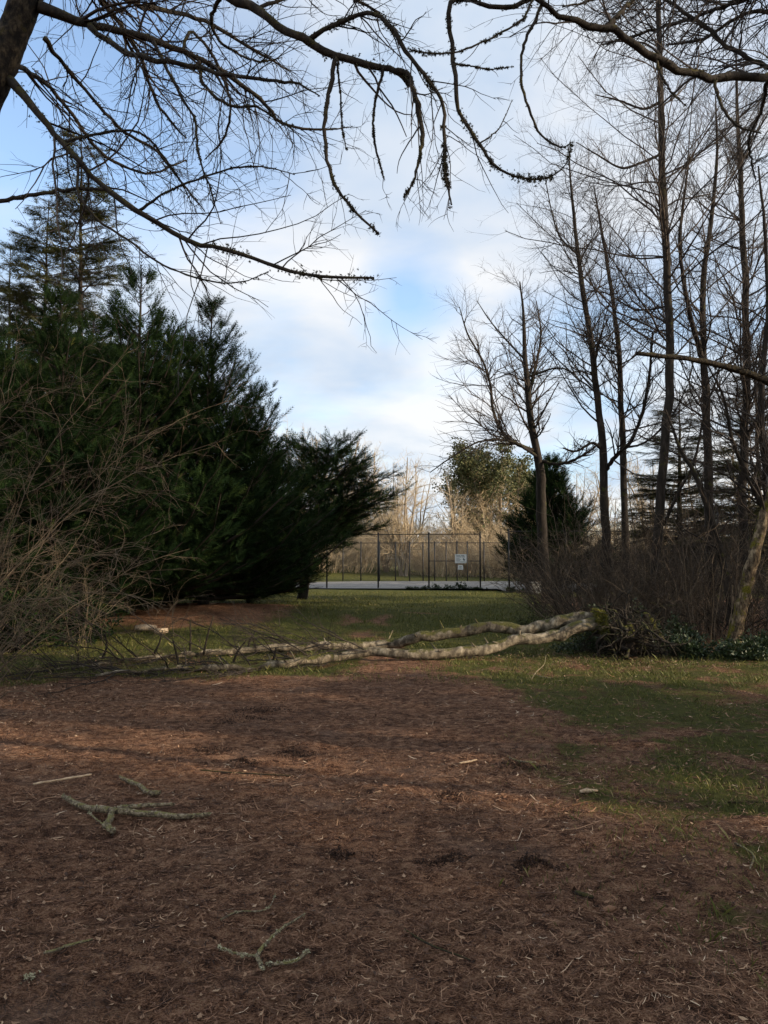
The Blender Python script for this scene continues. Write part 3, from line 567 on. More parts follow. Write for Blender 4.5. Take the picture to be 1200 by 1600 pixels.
lab = ['pale bare tree at the far left of the court, over the small cypress', 'pale bare tree behind the tip of the small cypress', 'bare tree far off, its top just above the small cypress', 'bare tree far off, above the taller cypress shoulder', 'pale bare tree between the signs and the broad olive tree', 'pale bare tree just right of the broad olive tree', 'pale bare tree seen behind the narrow dark conifer', 'sunlit bare tree behind the two close-set trunks', 'sunlit bare tree behind the tallest trunk', 'sunlit bare tree far behind the thicket near the right edge', 'sunlit bare tree at the far right behind the leaning trunk', 'pale bare tree behind the many-stemmed one', 'thin pale bare tree left of the many-stemmed one', 'pale bare tree to the right behind the gate post']
bgt = [(560, 84, 1.35), (598, 78, 1.05), (520, 98, 1.75), (455, 100, 1.85), (742, 80, 0.95), (838, 68, 1.0), (895, 58, 0.85), (955, 48, 0.78), (1020, 46, 0.8), (1095, 44, 0.8), (1180, 42, 0.8), (650, 88, 1.15), (604, 69, 0.9), (806, 82, 1.15)]
dup(t3, ground_at(728, 78), 2.0, (0.9, 0.9, 0.95), 'sunlit olive-leaved tree left behind the broad olive-crowned one')
dup(t3, ground_at(832, 80), 4.0, (1.0, 1.0, 0.95), 'sunlit olive-leaved tree right behind the broad olive-crowned one')
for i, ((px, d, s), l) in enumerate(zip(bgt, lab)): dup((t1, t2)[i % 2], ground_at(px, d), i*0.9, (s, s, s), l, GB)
# brown undergrowth behind the court
und = [dict(per=3, t0=0.15, ang=0.7, asd=0.25, ratio=0.45, rr=0.6, rmin=0.010, n=5, wob=0.15), dict(per=4, t0=0.1, ang=0.7, asd=0.25, ratio=0.5, rr=0.7, rmin=0.008, n=3, wob=0.16)]
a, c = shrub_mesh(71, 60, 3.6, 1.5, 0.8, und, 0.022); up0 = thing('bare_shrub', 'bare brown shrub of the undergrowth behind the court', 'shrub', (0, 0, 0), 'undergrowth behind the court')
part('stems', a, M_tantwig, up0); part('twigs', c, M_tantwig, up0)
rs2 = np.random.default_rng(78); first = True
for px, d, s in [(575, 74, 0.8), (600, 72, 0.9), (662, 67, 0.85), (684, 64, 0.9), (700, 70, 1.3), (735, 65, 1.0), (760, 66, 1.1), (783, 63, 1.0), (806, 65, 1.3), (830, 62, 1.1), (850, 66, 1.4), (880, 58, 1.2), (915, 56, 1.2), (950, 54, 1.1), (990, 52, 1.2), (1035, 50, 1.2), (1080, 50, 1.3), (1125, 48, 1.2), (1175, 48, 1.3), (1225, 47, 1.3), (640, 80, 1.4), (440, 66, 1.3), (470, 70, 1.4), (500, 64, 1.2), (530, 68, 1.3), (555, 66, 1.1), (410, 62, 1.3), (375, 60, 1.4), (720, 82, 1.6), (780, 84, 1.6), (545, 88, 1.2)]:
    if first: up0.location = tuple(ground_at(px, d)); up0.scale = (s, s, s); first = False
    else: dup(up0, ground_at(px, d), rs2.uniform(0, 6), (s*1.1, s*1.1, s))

# ------------------------------------------------------------------ court, fence, signs, block
def slab(pts, z0, z1):
    n = len(pts); v = [(x, y, z0) for x, y in pts]+[(x, y, z1) for x, y in pts]; a = Acc()
    a.add(v, [[i, (i+1) % n, n+(i+1) % n, n+i] for i in range(n)]); a.t.append(np.array([[n, n+i+1, n+i+2] for i in range(n-2)])); return a
court = part('court_paving', slab([(-6.5, 40.6), (5.8, 39.6), (5.8, 37.4), (9.6, 37.0), (12.5, 37.0), (12.5, 52.8), (-8, 52.8)], -0.3, 0.03), M_court, smooth=False); court['kind'] = 'structure'
def chain_link(p, q, h, zb, step=0.055, rad=0.0017):
    p = np.asarray(p, float); q = np.asarray(q, float); L = np.linalg.norm(q-p); u = (q-p)/L; a = Acc(); segs = []
    for s in (1, -1):
        for c in np.arange(-h, L+h, step*math.sqrt(2)):
            # line x = c + s*z clipped to the panel
            za, zb_ = 0.0, h
            xs = [c, c+s*h]; lo, hi = 0.0, 1.0
            for lim, sg in ((0, 1), (L, -1)):
                f0, f1 = sg*(xs[0]-lim), sg*(xs[1]-lim)
                if f0 < 0 and f1 < 0: lo = 2; break
                if f0*f1 < 0:
                    k = f0/(f0-f1)
                    if f0 < 0: lo = max(lo, k)
                    else: hi = min(hi, k)
            if lo >= hi: continue
            segs.append([[*(p+u*(xs[0]+(xs[1]-xs[0])*k)), zb+h*k] for k in (lo, hi)])
    a.tubes(np.array(segs), np.full((len(segs), 2), rad), 3); return a
def fence(label, pts, heights, zb, top=True, mid=None, rad=0.042, mids=()):
    root = thing('chain_link_fence', label, 'fence', (pts[0][0], pts[0][1], zb), 'chain-link fences round the court')
    for (x, y), h in zip(pts, heights):
        a = Acc(); a.tubes(np.array([[x, y, zb-0.2], [x, y, zb+h]]), np.array([rad, rad]), 8, caps=True); pst = part('post', a, M_post, root)
        a = Acc(); a.tubes(np.array([[x, y, zb+h], [x, y, zb+h+0.035], [x, y, zb+h+0.055]]), np.array([rad*1.25, rad*1.2, rad*0.3]), 8, caps=True); part('post_cap', a, M_post, pst)
    for i in range(len(pts)-1):
        (x0, y0), (x1, y1) = pts[i], pts[i+1]; h = min(heights[i], heights[i+1])
        a = Acc(); a.tubes(np.array([[x0, y0, zb+h-0.05], [x1, y1, zb+h-0.05]]), np.array([0.024]*2), 6); part('top_rail', a, M_post, root)
        if i in mids: a = Acc(); a.tubes(np.array([[x0, y0, zb+mid], [x1, y1, zb+mid]]), np.array([0.022]*2), 6); part('middle_rail', a, M_post, root)
        part('chain_link_mesh', chain_link((x0, y0), (x1, y1), h-0.1, zb+0.05), M_wire, root)
    return root
f1 = [((px-600)/FPX*d, d) for px, d in ((350, 41.2), (430, 41.0), (511, 40.8), (591, 40.6), (670, 40.3), (750, 40.0))]
fence('dark chain-link fence in front of the court, with the white signs', f1, [2.9]*5+[2.92], 0.0, mid=1.45, mids=(4,))
f2 = [((px-600)/FPX*d, d) for px, d in ((795, 36.6), (884, 36.4), (975, 36.2))]
fence('chain-link fence section right of the gateway, running behind the bare trees', f2, [2.92]*3, 0.0, mid=1.4, mids=(0, 1), rad=0.045)
f3 = [((px-600)/FPX*d, d) for px, d in ((536, 53.6), (564, 53.6), (593, 53.4), (618, 53.4), (640, 53.2), (661, 53.2), (679, 53.1), (697, 53), (714, 53), (730, 53), (756, 52.9), (794, 52.9), (830, 52.9), (866, 52.8))]
fence('far chain-link fence along the back of the court', f3, [2.65]*14, 0.05, mid=1.3, mids=(), rad=0.045)
def signboard(px, py, w, h, label, rows):
    c = PD(px, py, 39.93); root = thing('sign', label, 'sign', c); a = Acc(); a.box(c, (w/2, 0.006, h/2)); part('panel', a, M_sign, root, smooth=False)
    a = Acc()
    for (x0, x1, z, t) in rows: a.box(c+[(x0+x1)/2*w, -0.0085, z*h], ((x1-x0)/2*w, 0.0015, t*h))
    part('print', a, M_print, root, smooth=False)
    a = Acc()
    for x in (-0.44, 0.44):
        for z in (-0.42, 0.42): a = Acc(); a.tubes(c+np.array([[x*w, -0.012, z*h], [x*w, 0.03, z*h]]), np.array([0.008]*2), 6, caps=True); part('bolt', a, M_post, root)
signboard(720, 873, 0.60, 0.46, 'larger white sign with lines of print on the court fence', [(-0.40, -0.05, 0.34, 0.035), (0.0, 0.30, 0.34, 0.035), (-0.40, 0.05, 0.20, 0.03), (0.10, 0.36, 0.20, 0.03), (-0.40, -0.10, 0.03, 0.02), (-0.40, 0.02, -0.10, 0.02), (-0.40, -0.06, -0.21, 0.02), (-0.40, 0.40, -0.36, 0.02), (0.18, 0.30, -0.05, 0.09), (0.24, 0.36, -0.14, 0.07)])
signboard(719.5, 886.5, 0.26, 0.24, 'small square white sign below the larger one on the court fence', [(-0.3, 0.3, 0.2, 0.04), (-0.3, 0.2, 0.0, 0.03), (-0.3, 0.3, -0.2, 0.03)])
c = ground_at(836, 35.4); a = Acc(); a.box(c+[0, 0, 0.22], (0.24, 0.30, 0.24)); a.box(c+[0, 0, 0.485], (0.27, 0.33, 0.025))
single('concrete_block', a, M_block, 'small grey block at the end of the court paving below the forked tree', 'block', c, smooth=False)

# ------------------------------------------------------------------ fallen tree
rng = np.random.default_rng(90)
def on_ground(px, py, r): 
    p = PZ(px, py, r); p[2] = gz(p[0], p[1])+r*0.92+0.035; return p
def stem(rows, m=46):
    """rows: (px, py, r, depth or None for lying on the ground)"""
    P = []; rr = []
    for px, py, r, d in rows: r *= 0.86; P.append(PD(px, py, d) if d else on_ground(px, py, r)); rr.append(r)
    s = smooth_line(np.column_stack([np.array(P), rr]), m); return s[:, :3], s[:, 3]
back = stem([(935, 972, 0.135, 13.0), (915, 967, 0.125, 13.0), (880, 970, 0.118, 13.05), (845, 979, 0.115, 13.1), (815, 986, 0.115, 13.15), (795, 980, 0.112, 13.2), (760, 980, 0.108, 13.25), (700, 990, 0.105, 13.3), (650, 998, 0.10, 13.3), (610, 1009, 0.095, None), (500, 1013, 0.08, None), (380, 1019, 0.065, None), (270, 1026, 0.05, None), (180, 1034, 0.035, None), (80, 1050, 0.02, None)])
front = stem([(940, 978, 0.13, 12.9), (912, 976, 0.115, 12.85), (870, 994, 0.105, 12.75), (830, 998, 0.10, 12.65), (795, 1002, 0.10, 12.55), (770, 1013, 0.098, 12.45), (730, 1022, 0.095, None), (650, 1026, 0.088, None), (560, 1026, 0.08, None), (480, 1035, 0.07, None), (380, 1043, 0.055, None), (270, 1046, 0.04, None), (150, 1060, 0.02, None)])
for s in (back, front): s[0][1:] += rng.normal(0, 0.012, (len(s[0])-1, 3))
ftree = thing('fallen_tree', 'fallen two-stemmed tree lying across the clearing, pale bark, mossy root end', 'fallen tree', (back[0][0][0], back[0][0][1], gz(back[0][0][0], back[0][0][1])))
for P, r in (back, front):
    P[:, 2] = np.maximum(P[:, 2], hgt(P[:, 0], P[:, 1])+r*0.7)
    P, r = resample(P, r, 110); r = r*(1+0.16*(fbm(np.arange(110)*0.3, np.full(110, P[0, 1]), 17, 3)-0.5)); a = Acc(); a.tubes(P, r, 16, rough=0.045, rng=rng, caps=True)
    tr = part('stem', a, M_log, ftree)
    # knots and stubs
    for q in rng.uniform(0.15, 0.8, 12):
        k = Acc(); i = int(q*len(P)); D = unit(rng.normal(0, 1, 3)*[0.5, 0.7, 0.4]+[-0.3, 0, 0.6]); L = rng.uniform(0.04, 0.22)
        k.tubes(np.array([P[i], P[i]+D*L*0.6, P[i]+D*(r[i]+L)]), np.array([r[i]*0.30, r[i]*0.22, r[i]*0.14]), 6, caps=True); part('stub', k, M_log, tr)
ca = Acc()
for P, r in (back, front):
    Q, rq = resample(P, r, 30); sub = (Q[None, 13:], rq[None, 13:], np.array([line_len(Q[13:])]))
    S, D, L, Rr = sprout(rng, sub, [46], 0.02, 1.0, 0.9, 0.3, 1, 0.4, 0.006, 0)
    D = unit(D*[0.8, 0.8, 0.9]+[-0.3, 0, 0.30]); L = rng.uniform(0.5, 1.7, len(L)); Rr = np.clip(Rr, 0.004, 0.011)
    P1 = grow(rng, S, D, L, Rr, 8, 0.13, (-0.02, 0, -0.05), 0.3)
    def fix(P): P[0][..., 2] = np.maximum(P[0][..., 2], 0.02+hgt(P[0][..., 0], P[0][..., 1]))
    fix(P1); ca.tubes(P1[0], P1[1], 5, np.clip(0.35+rng.normal(0, 0.2, len(L)), 0, 1))
    S, D, L, Rr = sprout(rng, P1, pcount(rng, P1[2], 6), 0.15, 1, 0.75, 0.25, 0.42, 0.6, 0.0035, 0.5); P2 = grow(rng, S, D, L, Rr, 5, 0.14, (0, 0, -0.01)); fix(P2); ca.tubes(P2[0], P2[1], 4, np.clip(0.4+rng.normal(0, 0.25, len(L)), 0, 1))
    S, D, L, Rr = sprout(rng, P2, pcount(rng, P2[2], 6), 0.15, 1, 0.7, 0.25, 0.5, 0.7, 0.0026, 0.5); P3 = grow(rng, S, D, L, Rr, 4, 0.14); fix(P3); ca.tubes(P3[0], P3[1], 3, np.clip(0.4+rng.normal(0, 0.25, len(L)), 0, 1))
part('branches', ca, M_twig, ftree)
# upright broken side branches
for px, py0, py1, lean in ((297, 968, 1022, 0), (318, 962, 1026, 16), (280, 1000, 1045, -10), (365, 1000, 1035, 20), (388, 985, 1018, 12), (160, 990, 1030, 4), (425, 1012, 1040, 6), (240, 985, 1025, 14)):
    b0 = on_ground(px, py1, 0.03); tpt = PD(px+lean, py0, b0[1]-0.1); a = Acc(); mid = (b0+tpt)/2+rng.normal(0, 0.03, 3)
    a.tubes(smooth_line([b0, mid, tpt], 8), np.linspace(0.022, 0.010, 8), 6, caps=True); part('broken_branch', a, M_limb, ftree)
# moss cuff and root plate
a = Acc(); n = 420; ang = rng.uniform(0, 2*np.pi, n); k = rng.uniform(0, 0.34, n)
axis_d = unit(back[0][0]-back[0][4]); c0 = (back[0][1]+front[0][1])/2+[0, 0, 0.02]
pos = c0-axis_d*k[:, None]*0.6+axis_d*0.15+np.stack([np.zeros(n), np.cos(ang)*0.17, np.sin(ang)*0.19], 1)
X, Y, Z = frames(rng, unit(np.stack([rng.normal(0, .4, n), np.cos(ang), np.sin(ang)], 1))); a.stamp(*TUFT, pos, X, Y, Z, rng.uniform(0.03, 0.08, n), np.clip(rng.normal(0.5, 0.25, n), 0, 1)); part('moss', a, M_gmoss, ftree)
ra = Acc(); n = 130; c1 = c0+axis_d*0.30+np.array([0.1, 0, -0.16])
D = unit(np.stack([rng.normal(0.5, 0.8, n), rng.normal(0, 0.9, n), rng.normal(0.0, 0.75, n)], 1)); L = rng.uniform(0.3, 1.15, n)
P1 = grow(rng, c1+rng.normal(0, 0.17, (n, 3)), D, L, rng.uniform(0.006, 0.03, n)*rng.uniform(0.6, 1.5, n), 8, 0.32, (0, 0, -0.08), 0.2); fix(P1); ra.tubes(P1[0], P1[1], 6, 0.3, rough=0.12, rng=rng)
S, D, L, Rr = sprout(rng, P1, pcount(rng, P1[2], 9), 0.15, 1, 0.9, 0.35, 0.5, 0.45, 0.003); P2 = grow(rng, S, D, L, Rr, 5, 0.3, (0, 0, -0.03)); fix(P2); ra.tubes(P2[0], P2[1], 4, 0.4)
part('roots', ra, M_trunk, ftree)
# earth still held by the roots, lumpy
u_, v_ = np.meshgrid(np.linspace(0, 2*np.pi, 41)[:-1], np.linspace(0.03, np.pi-0.03, 24)); dx = np.stack([np.cos(u_)*np.sin(v_), np.sin(u_)*np.sin(v_), np.cos(v_)], -1)
rad_ = 0.24*(0.55+0.9*fbm(dx[..., 0]*2.6+dx[..., 2]*2+9, dx[..., 1]*2.6-dx[..., 2]*1.4+4, 201, 4)+0.35*(fbm(dx[..., 0]*11+dx[..., 2]*7, dx[..., 1]*11+dx[..., 2]*9, 202, 2)-0.5))
ea = Acc(); idx = np.arange(24)[:-1, None]*40+np.arange(40)[None]; nxt = np.arange(24)[:-1, None]*40+(np.arange(40)[None]+1) % 40
ea.add((c1+np.array([0.12, 0, -0.05])+dx*rad_[..., None]*[1.25, 1.2, 1.25]).reshape(-1, 3), np.stack([idx, idx+40, nxt+40, nxt], -1).reshape(-1, 4))
part('earth_clod', ea, bark('root_earth', [(0.3, (0.012, 0.009, 0.007)), (0.6, (0.035, 0.025, 0.018)), (0.8, (0.07, 0.05, 0.036))], 16, (1, 1, 1), moss=0.15), ftree)
# mossy rotten pieces beside the root plate
def rotten(rows, label, m=14, mat=M_yellowbark, name='rotten_log'):
    s = smooth_line([[*PD(px, py, d), r] for px, py, d, r in rows], m); a = Acc(); s[:, :3] += rng.normal(0, 0.012, (m, 3))
    a.tubes(s[:, :3], s[:, 3], 9, rough=0.10, rng=rng, caps=True); single(name, a, mat, label, 'log', (s[0, 0], s[0, 1], s[0, 2]))
rotten([(1036, 1010, 13.1, 0.05), (1028, 990, 13.2, 0.06), (1018, 972, 13.3, 0.06), (1008, 958, 13.4, 0.045)], 'short log with bright yellow moss leaning up beside the root plate')
rotten([(1022, 1016, 12.9, 0.05), (1000, 1003, 12.95, 0.055), (985, 985, 13.1, 0.05), (972, 962, 13.2, 0.04)], 'dark bent root slanting to the ground right of the root plate', mat=M_limb)
rotten([(1034, 1017, 12.8, 0.035), (1012, 1009, 12.85, 0.04), (990, 1002, 12.9, 0.03)], 'low greyish rotten stick on the ground before the root plate', mat=M_log)

# ------------------------------------------------------------------ leafy low growth
def leafy_bush(label, seed, loc, rx, ry, rz, n, m=M_leaf, size=(0.035, 0.075), name='evergreen_bush', flat=0.2, group=None):
    rng = np.random.default_rng(seed); loc = np.asarray(loc, float); root = thing(name, label, 'bush', loc, group)
    k = max(14, n//60); az = rng.uniform(0, 2*np.pi, k); D = unit(np.stack([np.cos(az)*rx, np.sin(az)*ry, rng.uniform(0.25, 1.3, k)*rz], 1))
    L = np.array([1/np.sqrt((d[0]/rx)**2+(d[1]/ry)**2+(d[2]/rz)**2) for d in D])*rng.uniform(0.6, 1.1, k)
    P = grow(rng, np.repeat(loc[None], k, 0)+rng.normal(0, 0.08, (k, 3))*[1, 1, 0.2], D, L, np.full(k, 0.007), 7, 0.13, (0, 0, -0.05)); a = Acc(); a.tubes(P[0], P[1], 4, 0.3)
    S, D, L2, Rr = sprout(rng, P, pcount(rng, P[2], 7), 0.2, 1, 0.7, 0.3, 0.4, 0.6, 0.003, lmin=0.08); P2 = grow(rng, S, D, L2, Rr, 4, 0.15); a.tubes(P2[0], P2[1], 3, 0.4); part('stems', a, M_twig, root)
    f = Acc()
    for Q, sh in ((P, 0.35), (P2, 0.65)):
        cnt = rng.multinomial(int(n*sh), Q[2]/Q[2].sum()); S, D, _, _ = sprout(rng, Q, cnt, 0.15, 1, 0.9, 0.3, 1)
        D = unit(D+[0, 0, flat]); X, Y, Z = frames(rng, D); f.stamp(*LEAF, S+rng.normal(0, 0.02, S.shape), X, Y, Z, rng.uniform(*size, len(S)), np.clip(rng.normal(0.42, 0.22, len(S)), 0, 1))
    part('leaves', f, m, root); return root
GV = 'low evergreen bushes at the foot of the thicket'
for px, d, rx, rz, l in ((1075, 12.8, 0.55, 0.42, 'low dark evergreen bush left of the leaning trunk, at the thicket edge'), (1150, 12.5, 0.55, 0.38, 'low dark evergreen bush right in front of the leaning trunk'), (1212, 12.8, 0.55, 0.55, 'low dark evergreen bush at the right edge below the thicket')):
    leafy_bush(l, int(px), ground_at(px, d), rx, 0.5, rz, 3600, group=GV)
leafy_bush('round green bush behind the root end of the fallen tree', 101, ground_at(838, 16.8), 0.5, 0.45, 0.55, 2600, M_olive, (0.03, 0.06))
leafy_bush('low ferny growth under the thicket right of the yellow mossy log', 102, ground_at(1052, 14.2), 0.6, 0.4, 0.65, 2200)
leafy_bush('dark ivy patch under the root end of the fallen tree', 103, ground_at(925, 13.5), 0.9, 0.5, 0.42, 3200, size=(0.035, 0.07))
leafy_bush('dark leafy bush close behind the root plate of the fallen tree', 105, ground_at(960, 14.3), 0.8, 0.5, 0.85, 3200, size=(0.035, 0.075))
leafy_bush('tuft of weeds at the foot of the gate post', 104, ground_at(800, 36.0), 0.6, 0.3, 0.32, 700, size=(0.06, 0.14))
for px, d, rx in ((735, 39.7, 1.0), (690, 39.9, 1.2), (655, 40.1, 0.9)): leafy_bush('strip of dark weeds below the front court fence', int(px)+5, ground_at(px, d), rx, 0.25, 0.2, 700, size=(0.06, 0.13), group='weeds along the court edge')

# ------------------------------------------------------------------ bare arching shrub and brush on the left
arch = [dict(per=4.0, t0=0.18, ang=0.75, asd=0.3, ratio=0.32, rr=0.55, rmin=0.0032, n=8, wob=0.17, trop=(0.02, 0, -0.03)),
        dict(per=4.0, t0=0.12, ang=0.7, asd=0.25, ratio=0.45, rr=0.65, rmin=0.0024, n=6, wob=0.2, trop=(0.02, 0, -0.02)),
        dict(per=3.5, t0=0.1, ang=0.65, asd=0.25, ratio=0.5, rr=0.7, rmin=0.0018, n=4, wob=0.14)]
def big_shrub(label, seed, loc, nst, H, lean, drop, group):
    rng = np.random.default_rng(seed); loc = np.asarray(loc, float); root = thing('arching_shrub', label, 'shrub', loc, group)
    S = loc+rng.normal(0, 0.18, (nst, 3))*[1, 1, 0]-[0, 0, 0.08]; D = unit(np.stack([rng.normal(lean, 0.30, nst), rng.normal(0, 0.30, nst), np.ones(nst)], 1)); L = H*rng.uniform(0.45, 1.1, nst)
    P = grow(rng, S, D, L, rng.uniform(0.003, 0.010, nst), 14, 0.11, (0.025, 0, drop), 0.2); a = Acc(); a.tubes(P[0], P[1], 6, np.clip(0.5+rng.normal(0, 0.2, nst), 0, 1)); part('stems', a, M_shrub, root)
    c = Acc(); bare_levels(rng, P, c, arch, 0.55); part('twigs', c, M_shrub, root)
big_shrub('tall leafless shrub with arching tan twigs at the left edge', 111, ground_at(-70, 9.4), 22, 5.2, 0.02, -0.045, 'bare shrubs on the left')
big_shrub('lower tangled bare shrub at the left edge by the fallen treetop', 112, ground_at(-20, 10.6), 20, 3.4, 0.06, -0.065, 'bare shrubs on the left')
big_shrub('bare shrub in front of the dark cypresses, right of the tall arching one', 113, ground_at(120, 13.6), 12, 2.6, 0.05, -0.06, 'bare shrubs on the left')
big_shrub('small sparse bare shrub between the cypress foot and the fallen stems', 114, ground_at(265, 15.5), 9, 1.7, 0.05, -0.05, 'bare shrubs on the left')
big_shrub('low bare bramble at the bottom of the left edge, nearest the viewer', 115, ground_at(-35, 8.6), 12, 1.3, 0.15, -0.08, 'bare shrubs on the left')
leafy_bush('young green conifer-like bush at the left edge under the bare twigs', 116, ground_at(20, 13.2), 0.9, 0.8, 1.6, 5200, M_cyp, (0.05, 0.10))
leafy_bush('green bush among the bare twigs left of the cypress foot', 117, ground_at(120, 14.8), 0.9, 0.8, 1.3, 4600, M_cyp, (0.05, 0.10))
# sunlit pale wood pieces on the grass strip
for px, py, L, l in ((228, 990, 0.42, 'longer pale sunlit chunk of wood on the grass strip behind the fallen tree'), (252, 993, 0.25, 'shorter pale chunk of wood beside the longer one on the grass strip')):
    p = on_ground(px, py, 0.06); a = Acc(); a.tubes(np.array([p-[L/2, 0.05, 0], p, p+[L/2, 0.04, 0.01]]), np.array([0.05, 0.065, 0.045]), 8, rough=0.15, rng=rng, caps=True); single('wood_chunk', a, M_palewood, l, 'wood', p)

# ------------------------------------------------------------------ overhanging trees close by
rng = np.random.default_rng(120)
def moss_on(acc, P, r, per_m, size, rng, t0=0.0):
    Q, rq = resample(P, r, 60); L = line_len(Q); k = rng.poisson(L*per_m)
    cl = fbm(np.arange(60)*0.35, np.full(60, rng.uniform(0, 99)), 7, 3); pr = np.clip(cl-0.38, 0, 1)*(np.arange(60) > t0*60)+1e-4; pr /= pr.sum()
    i = rng.choice(60, k, p=pr); D = unit(rng.normal(0, 1, (k, 3))+[0, 0, -0.25]); pos = Q[i]+D*rq[i][:, None]*0.8+rng.normal(0, L/120, (k, 3))*unit(Q[-1]-Q[0])
    X, Y, Z = frames(rng, D); acc.stamp(*TUFT, pos, X, Y, Z, rng.uniform(*size, k), np.clip(rng.normal(0.45, 0.25, k), 0, 1))
over = [dict(per=10.0, t0=0.08, ang=0.85, asd=0.3, ratio=0.30, rr=0.45, rmin=0.0028, tp=0.35, n=8, wob=0.13, trop=(0.02, 0, -0.015), lmin=0.3, lmax=1.25, sides=3),
        dict(per=9.0, t0=0.10, ang=0.8, asd=0.35, ratio=0.50, rr=0.6, rmin=0.0018, n=5, wob=0.13, trop=(0, 0, -0.01), lmin=0.10, lmax=0.5),
        dict(per=10.0, t0=0.1, ang=0.75, asd=0.35, ratio=0.5, rr=0.7, rmin=0.0013, n=3, wob=0.13, lmin=0.05, lmax=0.22)]
few = [dict(over[0], per=4.0, lmin=0.12, lmax=0.5), dict(over[1], per=4.0, lmax=0.25), dict(over[2], per=4)]
def overhang(label, trunk, limbs, seed, drop_z):
    rng = np.random.default_rng(seed); P, r = trunk
    root = thing('overhanging_tree', label, 'tree', (P[0, 0], P[0, 1], gz(P[0, 0], P[0, 1])))
    Pt, rt = resample(P, r, 150); rt = rt*(1+0.10*(fbm(np.arange(150)*0.2, np.zeros(150), 31, 3)-0.5)); a = Acc(); a.tubes(Pt, rt, 28, rough=0.035, rng=rng, caps=True); tr = part('trunk', a, M_overtrunk, root); mo = Acc(); moss_on(mo, Pt[40:110], rt[40:110], 750, (0.010, 0.030), rng); part('moss', mo, M_moss, tr)
    tw = Acc()
    for rows, dens, mossy in limbs:
        Q, rq = traced(rows, 30); rq = rq*0.82; Q[1:] += rng.normal(0, 0.35, (29, 3))*rq[1:, None]; la = Acc(); la.tubes(Q, rq*np.r_[1.15, 1+rng.normal(0, 0.06, 29)], 7, rough=0.05, rng=rng, caps=True); lp = part('limb', la, M_limb, root)
        if mossy: mo = Acc(); moss_on(mo, Q, rq, 210*mossy, (0.005, 0.019), rng); part('moss', mo, M_moss, lp)
        Qr, rr_ = resample(Q, rq, 25); sp = over if dens >= 1 else few
        sp = [dict(sp[0], per=sp[0]['per']*dens)]+sp[1:]
        bare_levels(rng, (Qr[None], rr_[None], np.array([line_len(Qr)])), tw, sp, 0.35)
    part('twigs', tw, M_twig, root); return root
b0 = np.array([-3.15, 4.6, gz(-3.15, 4.6)-0.15])
tp_, tr_ = traced([(-175, 620, 4.6, 37), (-105, 380, 4.6, 31), (-58, 240, 4.6, 28), (-10, 125, 4.6, 25), (22, 50, 4.6, 23), (48, -20, 4.6, 22), (95, -120, 4.7, 22), (150, -260, 4.8, 16), (230, -420, 5, 10)], 30)
trunkL = (np.vstack([b0, tp_]), np.r_[0.24, tr_])
dL = 4.8
